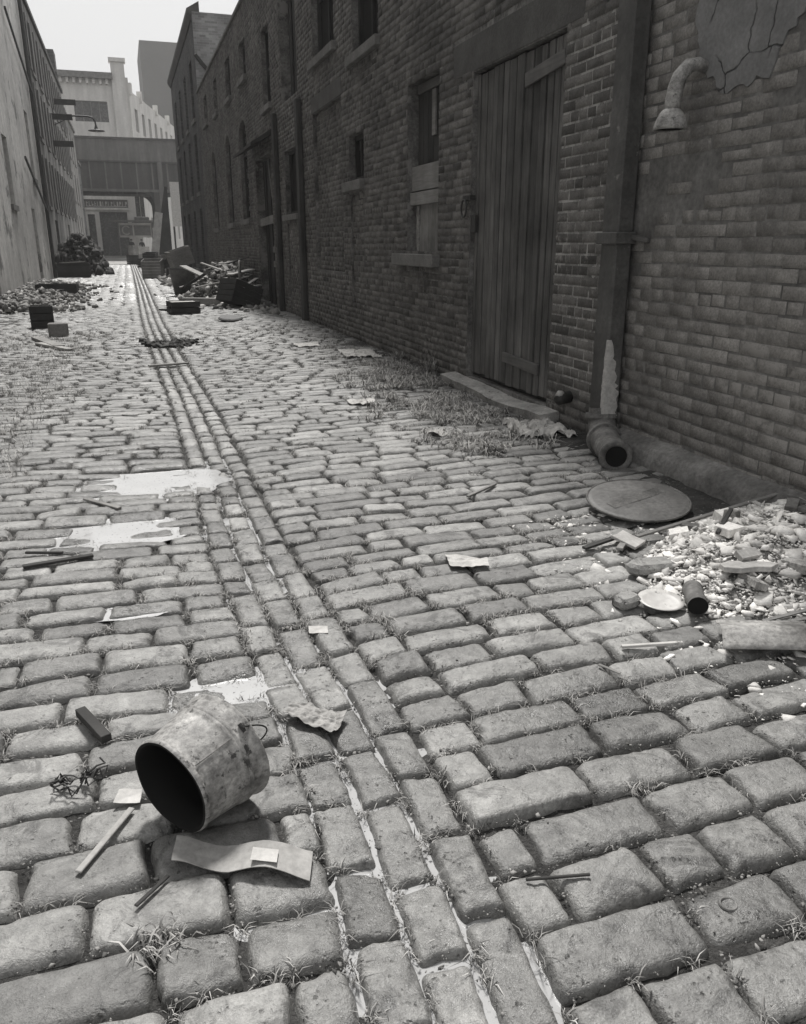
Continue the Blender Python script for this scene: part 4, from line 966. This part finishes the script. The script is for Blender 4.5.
def sheet(name, pts, th, mat, label, cat, amp=.006, n=10, frq=9, dz=.008, zf=None, seed=1, patch=None):
    """thin crumpled sheet laid on the setts: pts is a quad of ground corners"""
    P = [np.array(p, float) for p in pts]; b = MB(); V = []; n = n + 8
    for lay in (0, 1):
        for i in range(n + 1):
            for j in range(n + 1):
                u, v = i / n, j / n
                p = P[0] * (1 - u) * (1 - v) + P[1] * u * (1 - v) + P[2] * u * v + P[3] * (1 - u) * v
                z = on(p[0], p[1], dz + .004) + amp * 3.2 * abs(float(fbm(p[0] * frq + seed, p[1] * frq, seed, 3))) + amp * 1.0 * float(fbm(p[0] * frq * 4 + seed, p[1] * frq * 4, seed + 1, 2)) + (zf(u, v) if zf else 0)
                jx = amp * .8 * float(fbm(p[1] * 25, p[0] * 25 + seed, 3, 2)); V.append((p[0] + jx, p[1] + jx, z + lay * th))
    m_ = (n + 1) ** 2; F = []
    for i in range(n):
        for j in range(n):
            a_ = i * (n + 1) + j; F += [(a_, a_ + 1, a_ + n + 2, a_ + n + 1), (m_ + a_, m_ + a_ + n + 1, m_ + a_ + n + 2, m_ + a_ + 1)]
    for i in range(n):
        for (p, q_) in ((i, i + 1), (n * (n + 1) + i + 1, n * (n + 1) + i), ((i + 1) * (n + 1), i * (n + 1)), (i * (n + 1) + n, (i + 1) * (n + 1) + n)): F.append((p, q_, q_ + m_, p + m_))
    b.add(V, F); o = b.build(name, mat, None, smooth=False); return props(o, label, cat)
cs = sheet("cardboard_strip", [(-.035, 1.535), (.25, 1.415), (.275, 1.495), (-.02, 1.615)], .002, M['card'], "bent pale cardboard strip with a light label, below the pail", "cardboard", amp=.003, dz=.022, zf=lambda u, v: .012 * math.cos(u * 9) , n=14)
b = MB(); pz = on(.15, 1.5, .05)
b.add([(.13, 1.475, pz - .002), (.185, 1.452, pz - .006), (.196, 1.49, pz - .006), (.142, 1.512, pz - .002)], [(0, 1, 2, 3)]); b.build("paper_label", M['paper'], cs, recalc=False)
sheet("paper_scrap", [(-.165, 1.815), (-.10, 1.80), (-.095, 1.86), (-.15, 1.875)], .001, M['paper'], "small torn white paper scrap left of the pail's mouth", "paper", amp=.006)
sheet("crumpled_paper", [(.31, 2.09), (.44, 1.96), (.50, 2.05), (.36, 2.17)], .0015, M['paperd'], "large crumpled paper lying across the gutter behind the pail", "paper", amp=.017, n=18, frq=16, dz=.014, seed=4)
sheet("white_paper_square", [(.50, 2.61), (.565, 2.585), (.575, 2.635), (.51, 2.665)], .001, M['paper'], "small square white paper in the gutter", "paper", amp=.004, seed=6)
sheet("flattened_wrapper", [(1.20, 2.99), (1.36, 2.93), (1.39, 3.03), (1.23, 3.13)], .0015, M['paper'], "pale flattened wrapper on the cobbles in mid alley", "paper", amp=.012, n=12, seed=8)
sheet("white_rag", [(1.72, 6.72), (1.93, 6.62), (1.98, 6.86), (1.75, 6.92)], .003, M['paper'], "white rag with upturned corner lying on the cobbles left of the weeds", "rag", amp=.02, n=10, seed=11, zf=lambda u, v: .05 * max(0, u - .7))
sheet("torn_newspaper", [(2.42, 9.6), (2.86, 9.5), (2.9, 10.2), (2.5, 10.3)], .003, M['paper'], "torn newspaper against the wall foot beyond the weeds", "paper", amp=.03, n=12, seed=13)
sheet("pale_paper_sheet", [(2.1, 10.9), (2.4, 10.9), (2.45, 11.3), (2.1, 11.3)], .003, M['paper'], "pale paper sheet lying flat farther along the right side of the alley", "paper", amp=.02, n=8, seed=14)
sheet("crumpled_rag", [(2.55, 5.05), (2.95, 4.95), (2.97, 5.45), (2.62, 5.5)], .003, M['paper'], "crumpled white rag by the wall between the threshold and the downpipe", "rag", amp=.05, n=14, frq=12, seed=15)
sheet("limp_paper", [(1.95, 5.35), (2.1, 5.3), (2.12, 5.45), (1.98, 5.5)], .002, M['paper'], "limp paper scrap caught in the weeds before the threshold", "paper", amp=.03, n=8, seed=18)

def slat(name, a, b, w, h, mat, label, cat, grp=None, bevel=.0015):
    A = (a[0], a[1], on(a[0], a[1], .010) + (a[2] if len(a) > 2 else 0) + h / 2); Bp = (b[0], b[1], on(b[0], b[1], .010) + (b[2] if len(b) > 2 else 0) + h / 2)
    m_ = MB(); m_.bar(A, Bp, w, h); o = m_.build(name, mat, None, bevel=bevel); return props(o, label, cat, grp)
slat("wood_block", (-.262, 2.285), (-.185, 2.11), .030, .024, M['blackwood'], "dark wooden stick lying on the cobbles left of the pail", "stick")
slat("lath", (-.12, 1.785), (-.235, 1.59), .016, .006, M['paperd'], "thin grey lath pointing away from the paper scrap", "lath")
slat("short_splinter", (-.045, 1.52), (-.115, 1.45), .01, .005, M['blackwood'], "dark splinter poking out from under the cardboard strip", "stick")
slat("dark_lath", (-.55, 3.55), (-.27, 3.62), .03, .012, M['blackwood'], "flat dark lath lying in the left puddle's edge", "lath")
slat("dark_rod", (-.56, 3.74), (-.40, 3.70), .014, .010, M['blackwood'], "thin dark rod just above the flat dark lath", "stick")
slat("pale_lath", (-.34, 4.52), (-.16, 4.30), .028, .01, M['board'], "pale lath crossing the cobbles between the two big puddles", "lath")
slat("split_stick", (1.66, 3.90), (1.90, 4.06), .018, .012, M['board'], "split stick lying in mid alley left of the round lid", "stick")
slat("dark_twig", (.70, 1.262), (.84, 1.228), .007, .006, M['blackwood'], "thin dark twig wedged between cobbles near the bottom", "stick")
slat("white_stick", (1.50, 2.13), (1.72, 2.09), .014, .010, M['enamel'], "slim white stick lying below the enamel plate", "stick")
slat("pale_splinter", (1.36, 2.05), (1.40, 1.98), .012, .005, M['board'], "short pale splinter standing in the joints left of the white stick", "stick")
slat("dark_plank_piece", (1.86, 3.00), (2.10, 3.05, .02), .028, .012, M['darkwood'], "dark strip of wood sticking out of the rubble towards the alley", "stick")
# tangle of wire
mb = MB(); r = random.Random(3)
for k in range(7):
    p = [(-.27 + r.uniform(-.03, .03), 1.93 + r.uniform(-.03, .03), on(-.27, 1.93, .012))]
    for j in range(9): p.append((p[-1][0] + r.uniform(-.02, .026), p[-1][1] + r.uniform(-.02, .02), on(-.27, 1.93, .01 + r.uniform(0, .035))))
    mb.tube(p, .0026, 5)
props(mb.build("wire_tangle", M['iron'], None), "small dark tangle of wire and string left of the pail's mouth", "wire")
mb = MB(); mb.tube([(1.085 + .017 * math.cos(t), 1.075 + .017 * math.sin(t), on(1.085, 1.075, -.004)) for t in np.linspace(0, 2 * math.pi, 17)], .0035, 6); props(mb.build("metal_ring", M['rust'], None), "small rusty ring between cobbles at lower right", "ring")
# round lid leaning on the setts
lid = thing("round_lid", (2.43, 3.42, on(2.43, 3.42)), "large round sheet-metal lid lying tilted near the wall", "lid")
T = Matrix.Translation((2.43, 3.43, on(2.43, 3.43, .065))) @ Matrix.Rotation(R(6), 4, 'X') @ Matrix.Rotation(R(-3), 4, 'Y')
mb = MB(); mb.lathe([(0, .004), (.15, .006), (.24, .002), (.262, -.002), (.262, -.010), (.24, -.008), (0, -.006)], 56, T); mb.build("disc", M['rust'], lid, smooth=False)
mb = MB(); mb.tube([tuple(T @ Vector((.262 * math.cos(t), .262 * math.sin(t), -.004))) for t in np.linspace(0, 2 * math.pi, 49)], .007, 6, caps=False); mb.build("rim", M['clay'], lid)
mb = MB(); mb.add([tuple(T @ Vector(p)) for p in ((-.19, .0, .0065), (-.18, -.07, .0065), (.19, .02, .0065), (.17, .09, .0065))], [(0, 1, 2, 3)]); mb.build("worn_stripe", M['clay'], lid, recalc=False)
# enamel plate, tin can, bent sheet
T = Matrix.Translation((1.845, 2.395, on(1.845, 2.395, .020))) @ Matrix.Rotation(R(4), 4, 'X')
pl = MB(); pl.lathe([(0, -.006), (.05, -.006), (.066, .0), (.088, .006), (.0885, .008), (.066, .003), (.05, -.002), (0, -.002)], 40, T)
props(pl.build("enamel_plate", M['enamel'], None, smooth=True), "white chipped enamel plate lying beside the tin can at the rubble's edge", "plate")
can = thing("tin_can", (1.95, 2.33, on(1.95, 2.33)), "rusty tin can lying on its side between plate and rubble", "can")
a0 = Vector((1.905, 2.255, on(1.92, 2.25, .052))); a1 = Vector((1.985, 2.395, on(1.99, 2.40, .052))); dq = (a1 - a0); Lc = dq.length
T = Matrix.Translation(a0) @ dq.to_track_quat('Z', 'Y').to_matrix().to_4x4()
mb = MB(); mb.lathe([(.037, 0), (.039, .002), (.037, .006), (.036, .02), (.0365, Lc * .5), (.036, Lc - .01), (.039, Lc - .003), (.037, Lc), (0, Lc)], 36, T); mb.build("body", M['clay'], can, smooth=True)
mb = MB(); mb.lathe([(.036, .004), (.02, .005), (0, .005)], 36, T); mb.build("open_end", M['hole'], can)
# rubble heap of fallen plaster
HX, HY = 2.62, 2.62
def heap(x, y):
    r = np.sqrt(((x - 2.72) / .86) ** 2 + ((y - 2.60 - .28 * (x - 2.4)) / .52) ** 2)
    return np.clip(1 - r ** 1.5, 0, 1) * .19
xs = np.arange(1.75, 3.02, .02); ys = np.arange(1.5, 3.6, .02); X, Y = np.meshgrid(xs, ys, indexing='ij')
Z = zg(X, Y) + heap(X, Y) + .022 * fbm(X * 14, Y * 14, 71, 3) - .022 + np.where(heap(X, Y) < .004, -.06, 0)
nx, ny = X.shape; idx = np.arange(nx * ny).reshape(nx, ny)
F = np.stack([idx[:-1, :-1], idx[1:, :-1], idx[1:, 1:], idx[:-1, 1:]], -1).reshape(-1, 4)
keepf = (heap(X, Y).reshape(-1)[F].max(1) > .002)
o = np_mesh("plaster_rubble", np.stack([X, Y, Z], -1).reshape(-1, 3), F[keepf], M['plast_dust'], origin=(HX, HY, 0)); props(o, "dusty heap of fallen plaster against the plinth at right", "rubble", None, 'stuff')
n = 34000; px = rng.uniform(1.62, 3.0, n); py = rng.uniform(1.6, 3.5, n); hh = heap(px, py); k = ((hh > .004) & (rng.random(n) < .8)) | (rng.random(n) < .12 * np.exp(-((px - 2.1) / .4) ** 2)); px, py, hh = px[k], py[k], hh[k]
sz = np.exp(rng.normal(math.log(.0055), .9, len(px))).clip(.002, .055)
chips("plaster_fragments", np.column_stack([px, py, zg(px, py) + hh + .006 + .022 * fbm(px * 14, py * 14, 71, 3) - .012]), sz, M['plaster'], "pale broken plaster fragments strewn over the heap at right", "rubble", .18)
def slab(name, x, y, w, l, h, rz, mat, label, cat, dz=0, tilt=0, poly=None):
    T = Matrix.Translation((x, y, on(x, y) + float(heap(np.array(x), np.array(y))) + dz)) @ Matrix.Rotation(rz, 4, 'Z') @ Matrix.Rotation(tilt, 4, 'X')
    b = MB(); rr_ = random.Random(int(x * 1000)); P = poly or ([(-1, -1), (1, -.9), (.9, .2), (1, 1), (-.2, .9), (-.9, 1)] if h < .045 else [(math.copysign(abs(math.cos(t)) ** .6, math.cos(t)) * rr_.uniform(.85, 1.05), math.copysign(abs(math.sin(t)) ** .6, math.sin(t)) * rr_.uniform(.85, 1.05)) for t in np.linspace(0, 2 * math.pi, 13)[:-1]])
    b.prism([tuple(T @ Vector((a * w / 2, c * l / 2, 0))) for a, c in P], tuple(T.to_3x3() @ Vector((0, 0, h)))); o = b.build(name, mat, None, bevel=.014 if h >= .045 else .002); return props(o, label, cat)
slab("plaster_slab", 2.08, 2.98, .11, .13, .014, .5, M['paper'], "flat white plaster slab at the heap's upper left corner", "plaster piece", .03, .2)
slab("plaster_slab", 2.25, 2.40, .24, .13, .022, -.2, M['chip'], "large pale plaster slab just above the enamel plate", "plaster piece", .0, -.15, poly=[(-1, -.5), (-.55, -1), (.1, -.75), (.5, -1), (1, -.2), (.7, .5), (.75, .9), (0, .7), (-.4, 1), (-.9, .4)])
slab("plaster_slab", 2.62, 2.30, .4, .3, .04, .3, M['plast_dust'], "broad dusty mortar slab on the heap behind the bent sheet", "plaster piece", .01, -.1)
rr = random.Random(77)
for k in range(16):
    x_, y_ = rr.uniform(2.2, 2.95), rr.uniform(2.25, 3.1)
    o = slab("plaster_lump", x_, y_, rr.uniform(.05, .13), rr.uniform(.05, .10), rr.uniform(.02, .045), rr.uniform(0, 3), [M['plast_dust'], M['chip'], M['plaster'], M['clay']][k % 4], "broken lump among the fallen plaster on the right-hand heap", "plaster piece", -.004, rr.uniform(-.4, .4))
    o['group'] = "lumps on the plaster heap"
slab("broken_cobble", 1.72, 2.44, .12, .09, .05, .3, M_STONE, "loose cobble fragment left of the enamel plate", "stone", -.005)
slab("broken_cobble", 1.98, 2.66, .22, .12, .05, -.1, M_STONE, "loose dark cobble between the plate and the plaster", "stone", -.005)
for args in ((("rubble_stick", (2.30, 2.66), (2.48, 2.80, .03), .018, .012, M['darkwood'], "dark stick lying slantwise on top of the plaster heap", "stick")),
             (("rubble_lath", (2.15, 3.02), (3.0, 3.08, .02), .025, .01, M['board'], "long pale lath lying along the back of the plaster heap", "lath")),
             (("rubble_lath", (1.98, 2.90), (2.14, 3.06), .03, .012, M['board'], "short pale lath beside the plaster slab", "lath"))):
    a_, b_ = args[1], args[2]; hz = lambda p: float(heap(np.array(p[0]), np.array(p[1]))) + (p[2] if len(p) > 2 else 0) + .015
    slat(args[0], (a_[0], a_[1], hz(a_)), (b_[0], b_[1], hz(b_)), *args[3:])
bs = thing("bent_metal_sheet", (1.98, 1.93, on(1.98, 1.93)), "smooth grey bent metal sheet lying beneath the rubble at right edge", "metal sheet")
V = []; n = 12
for lay in (0, .003):
    for i in range(n + 1):
        u = i / n
        for j, v in enumerate((0, 1)):
            a_ = np.array([1.80, 1.98]) + u * np.array([.12, .20]) * .85 + v * np.array([.28, -.12]); V.append((a_[0], a_[1], on(1.95, 1.95) + .03 + .038 * math.sin(min(1, u * 1.15) * math.pi * .9) + lay + .01 * v))
F = []
k_ = 2 * (n + 1)
for i in range(n): a_ = 2 * i; F += [(a_, a_ + 1, a_ + 3, a_ + 2), (k_ + a_, k_ + a_ + 2, k_ + a_ + 3, k_ + a_ + 1), (a_, a_ + 2, k_ + a_ + 2, k_ + a_), (a_ + 1, k_ + a_ + 1, k_ + a_ + 3, a_ + 3)]
F += [(0, k_, k_ + 1, 1), (k_ - 2, k_ - 1, 2 * k_ - 1, 2 * k_ - 2)]
mb = MB(); mb.add(V, F); mb.build("sheet", M['vent'], bs, smooth=True)
mb = MB(); [mb.bar((2.02 + .03 * k, 2.05 + .03 * k, on(2.1, 2.1, .03)), (2.20 + .02 * k, 1.99 + .04 * k, on(2.1, 2.1, .05 + .01 * k)), .018, .004) for k in range(3)]; mb.build("torn_strip", M['rust'], bs)

# ================================================================ things on the ground, far
def crate(x, y, w, l, h, rz, label, mat=M['blackwood'], grp=None, name="wooden_crate", tilt=0.0, dz=0.0, paper=None):
    t = thing(name, (x, y, on(x, y)), label, "crate", grp); t_ = .025
    T = Matrix.Translation((x, y, on(x, y, dz))) @ Matrix.Rotation(rz, 4, 'Z') @ Matrix.Rotation(tilt, 4, 'Y')
    for (sx, sy, a_, b_) in ((0, -1, w, t_), (0, 1, w, t_), (-1, 0, t_, l - 2 * t_ - .004), (1, 0, t_, l - 2 * t_ - .004)):
        b = MB(); ns = max(2, int(h / .11)); sh = h / ns
        for k in range(ns):
            cx_, cy_ = sx * (w / 2 - t_ / 2), sy * (l / 2 - t_ / 2); b.box(cx_ - a_ / 2, cx_ + a_ / 2, cy_ - b_ / 2, cy_ + b_ / 2, k * sh + .012, (k + 1) * sh, T)
        b.build("side", mat, t)
    b = MB(); b.box(-w / 2 + .03, w / 2 - .03, -l / 2 + .03, l / 2 - .03, .012, .03, T); b.build("bottom", mat, t)
    if paper:
        b = MB(); b.box(-w / 2 + .04, w / 2 - .04, -l / 2 + .04, l / 2 - .04, h * .7, h * .95, T); b.build("lining", paper, t)
    return t
crate(1.02, 17.4, .58, .5, .24, .15, "low dark crate with white lining standing right of the gutter", paper=M['paper'])
slat("plank", (.60, 18.3), (.92, 17.9), .1, .03, M['darkwood'], "short dark plank leading from the gutter to the low crate", "plank")
slat("heavy_beam", (1.18, 19.6), (1.98, 19.0), .2, .16, M['board'], "thick squared beam lying before the scrap heap", "beam", bevel=.01)
T = Matrix.Translation((1.72, 15.3, on(1.72, 15.3, .05))) @ Matrix.Rotation(R(6), 4, 'X'); mb = MB(); mb.lathe([(0, .02), (.2, .02), (.23, 0), (.22, -.02), (0, -.02)], 24, T)
props(mb.build("black_disc", M['iron'], None), "black round disc lying alone on the cobbles before the scrap heap", "lid")
crate(2.25, 18.6, .75, .6, .5, .5, "dark tipped crate at the front of the scrap heap", tilt=.35, dz=.02)
tb = thing("wash_tub", (1.44, 23.6, on(1.44, 23.6)), "dark tapered tub standing upright beside the scrap heap", "tub")
T = Matrix.Translation((1.44, 23.6, on(1.44, 23.6, .01))); mb = MB(); mb.lathe([(0, .01), (.24, .01), (.25, 0), (.36, .68), (.375, .70), (.34, .69), (.24, .04), (0, .04)], 32, T); mb.build("body", M['rust'], tb, smooth=True)
mb = MB(); mb.tube([(1.44 + .375 * math.cos(t), 23.6 + .375 * math.sin(t), on(1.44, 23.6, .71)) for t in np.linspace(0, 2 * math.pi, 25)], .014, 6, caps=False); mb.build("rim", M['iron'], tb)
crate(1.58, 25.4, .62, .5, .5, .25, "grey box propped on the back of the scrap heap, above the tub", mat=M['board'], name="tilted_box", tilt=-.3, dz=.72)
# jumble of boards
r = random.Random(21)
spots = [(1.9, 22.5), (2.2, 22), (2.5, 21.5), (2.0, 21), (2.35, 20.6), (2.6, 20.4), (2.2, 23.2), (2.55, 22.8), (1.85, 23.8), (2.4, 19.8), (2.7, 21), (2.1, 19.9), (2.5, 23.6), (2.75, 19.6), (2.3, 24.2), (1.7, 21.6), (2.0, 22.9), (2.3, 21.3), (2.6, 22.2), (1.8, 22.0), (2.1, 20.4), (2.45, 24.0), (1.7, 24.6), (2.0, 25.0), (2.6, 19.2), (2.35, 22.5), (1.55, 20.9), (2.75, 23.3)]
looks = ["grey", "white", "dark", "pale"]
for k, (x, y) in enumerate(spots):
    L_ = r.uniform(.6, 1.25); an = r.uniform(-.9, .9) + (0 if r.random() < .6 else 1.57); zz = r.uniform(.15, .95) * (1 - abs(y - 22) / 5); ti = r.uniform(-.1, .35)
    dx, dy = math.cos(an) * L_ / 2, math.sin(an) * L_ / 2
    m_ = MB(); m_.bar((max(x - dx, .9), y - dy, on(x, y, zz + .02)), (min(x + dx, 2.98), y + dy, on(x, y, zz + ti + .02)), r.choice((.1, .16, .24)), .03)
    mm = [M['board'], M['chip'], M['darkwood'], M['card']][k % 4]
    props(m_.build("scrap_board", mm, None, bevel=.004), "loose board thrown on the scrap heap against the brick wall", "board", "boards in the scrap heap by the brick wall")
n = 1400; px = rng.normal(2.25, .38, n).clip(1.0, 2.95); py = rng.normal(21.8, 1.6, n); hz_ = np.clip(1 - ((px - 2.4) / 1.0) ** 2 - ((py - 21.9) / 2.9) ** 2, 0, 1) * .85
chips("scrap_heap", np.column_stack([px, py, zg(px, py) + hz_ * rng.uniform(.2, 1, n)]), rng.uniform(.03, .13, n), surf("mixed_scrap", .22, .3, 3, 20, .8, .4, .01, island=.8), "dark broken scrap and litter heaped against the brick wall", "scrap", .5, 9)
mb = MB(); mb.tube([(2.52 + .05 * math.cos(t), 19.9 + .32 * math.cos(t), on(2.5, 19.9, .52) + .42 * math.sin(t)) for t in np.linspace(0, 2 * math.pi, 25)], .028, 8, caps=False)
props(mb.build("barrel_hoop", M['board'], None), "large pale hoop leaning on the right side of the scrap heap", "hoop")
# leaning timbers and a white hoarding by the viaduct
mb = MB(); mb.prism([(1.75, 58, .0), (3.0, 58, .0), (3.02, 58.4, 4.9), (2.86, 58.4, 4.9)], (0, .5, 0)); props(mb.build("leaning_timber_stack", M['blackwood'], None), "tall dark stack of timbers leaning on the corner building", "timber")
mb = MB(); mb.bar((1.75, 57.2, .1), (2.35, 57.9, 3.3), .5, .05, (0, 1, 0)); props(mb.build("pale_leaning_board", M['card'], None), "pale board leaning left of the dark timber stack", "board")
hd = thing("torn_poster_hoarding", (3.9, 66, 0), "torn white poster hoarding between the timbers and the corner building", "hoarding")
mb = MB(); mb.box(3.62, 4.9, 66, 66.08, 2.6, 5.7); mb.build("poster", M['paper'], hd)
for x in (3.7, 4.8): mb = MB(); mb.box(x - .06, x + .06, 66.081, 66.2, 0, 5.6); mb.build("post", M['darkwood'], hd)
r = random.Random(5)
for k in range(9):
    x, y = 1.0 + r.uniform(0, 1.5), 34 + k * 2.2
    crate(x, y, r.uniform(.5, .9), r.uniform(.4, .8), r.uniform(.35, .9), r.uniform(0, 1.5), "discarded box on the right side far down the alley", [M['blackwood'], M['board'], M['darkwood']][k % 3], "discarded boxes far down the right side", tilt=r.uniform(-.2, .2), dz=.02)
for k in range(7):
    crate(.6 + r.uniform(0, 2.2), 60 + k * 2.0, r.uniform(.6, 1.2), r.uniform(.5, .9), r.uniform(.6, 1.3), r.uniform(0, 1.5), "market crate in the clutter under the overpass", [M['card'], M['blackwood'], M['board'], M['chip']][k % 4], "market crates under the overpass")
n = 1500; py = rng.uniform(29, 56, n); px = 1.2 + rng.random(n) * 1.6; chips("far_litter", np.column_stack([px, py, zg(px, py) + rng.uniform(0, .3, n) * (px > 1.6)]), rng.uniform(.04, .2, n), surf("far_scrap", .25, .3, 3, 20, .8, .4, .01, island=.8), "scattered litter far down the right side of the alley", "litter", .5, 19)
# left side far heaps
n = 1700; px = rng.normal(-1.95, .45, n).clip(-2.8, -.7); py = rng.normal(45, 2.2, n); hz_ = np.clip(1 - ((px + 2.1) / 1.25) ** 2, 0, 1) * 1.7
chips("dark_refuse_heap", np.column_stack([px, py, hz_ * rng.random(n)]), rng.uniform(.06, .26, n), surf("dark_refuse", .045, .3, 3, 20, .8, .4, .01, island=.9), "tall dark tangled refuse heap against the left wall", "refuse", .6, 29)
crate(-2.1, 37.5, 1.3, .8, .55, .1, "wide dark crate in front of the left refuse heap")
slat("long_pale_plank", (-2.5, 37.0, .55), (-1.6, 36.6, .62), .12, .04, M['card'], "pale plank lying across the wide dark crate", "plank")
slat("fallen_pale_plank", (-2.45, 34), (-1.95, 31.5), .14, .05, M['card'], "pale plank lying on the ground by the left wall", "plank")
crate(-1.85, 24.6, 1.05, .5, .28, -.1, "long low dark box on the rubble at the left wall")
n = 1700; py = rng.uniform(18, 30, n); px = -2.75 + np.abs(rng.normal(0, .8, n)); hz_ = np.clip((-px - .8) / 2, 0, 1) * .22
chips("left_rubble", np.column_stack([px, py, zg(px, py) + hz_ * rng.random(n)]), rng.uniform(.03, .11, n), surf("left_rubble_stone", .22, .3, 3, 20, .9, .4, .01, island=.6), "pale rubble strewn along the foot of the whitewashed wall", "rubble", .5, 39)
crate(-1.42, 14.9, .36, .35, .36, .1, "small dark crate standing at the left edge", paper=M['paper'])
slab("cobble_chunk", -1.08, 13.45, .3, .2, .2, .2, M['board'], "tilted grey chunk of wood right of the small dark crate", "wood")
slat("long_board", (-1.35, 13.0), (-.95, 11.7), .14, .04, M['board'], "long grey board lying by the left edge below the small crate", "board")
slat("thin_board", (-1.25, 12.2), (-.8, 11.4), .10, .03, M['card'], "thin pale board lying beside the long grey board", "board")
# dirt bridge across the gutter
n = 260; px = rng.normal(.50, .17, n); py = rng.normal(12.0, .16, n)
chips("gutter_clod_heap", np.column_stack([px, py, zg(px, py) + .02 * rng.random(n)]), rng.uniform(.02, .07, n), M['blackwood'], "dark sodden clods lying across the gutter", "dirt", .4, 49)
slat("gutter_lath", (.13, 9.75), (.58, 9.85), .07, .02, M['board'], "grey lath laid across the gutter near the clods", "lath")
# weeds on the left
n = 2600; wy = rng.uniform(5, 14, n); wx = -.75 - np.abs(rng.normal(0, .4, n)); k = vnoise(wx * 2, wy * 1.2, 177) > .42; wx, wy = wx[k], wy[k]
blades("weeds", np.column_stack([wx, wy, zg(wx, wy) - .01]), rng.uniform(.03, .09, len(wx)), rng.uniform(.0014, .003, len(wx)), rng.uniform(.4, 1.4, len(wx)), M['grass'], "thin weeds growing along the left side of the alley")
# two bigger tufts
def tuft(x, y, h, n, label):
    P = np.column_stack([rng.normal(x, .03, n), rng.normal(y, .03, n), np.full(n, on(x, y) - .01)])
    o = blades("grass_tuft", P, rng.uniform(.5, 1, n) * h, rng.uniform(.0015, .003, n), rng.uniform(.3, 1.3, n), M['grass'], label); o['category'] = "grass tuft"; del o['kind']
tuft(2.96, 8.05, .30, 90, "tall grass tuft against the wall just left of the threshold")
tuft(2.95, 9.1, .24, 40, "thin grass tuft against the wall under the boarded window")
tuft(-.075, 1.35, .045, 110, "short grass tuft between cobbles at the bottom left")

# ================================================================ air
HZ = MB(); HZ.box(-34, 34, -6, 184, -1.2, 36)
hm = bpy.data.materials.new("haze_air"); hm.use_nodes = True; ht = hm.node_tree; ht.nodes.remove(ht.nodes["Principled BSDF"])
pv = ht.nodes.new("ShaderNodeVolumePrincipled"); pv.inputs['Density'].default_value = 0.0010; pv.inputs['Color'].default_value = (.9, .9, .9, 1); pv.inputs['Anisotropy'].default_value = .2
ht.links.new(pv.outputs[0], ht.nodes["Material Output"].inputs['Volume'])
hz = HZ.build("haze", hm, None); hz['kind'] = 'stuff'
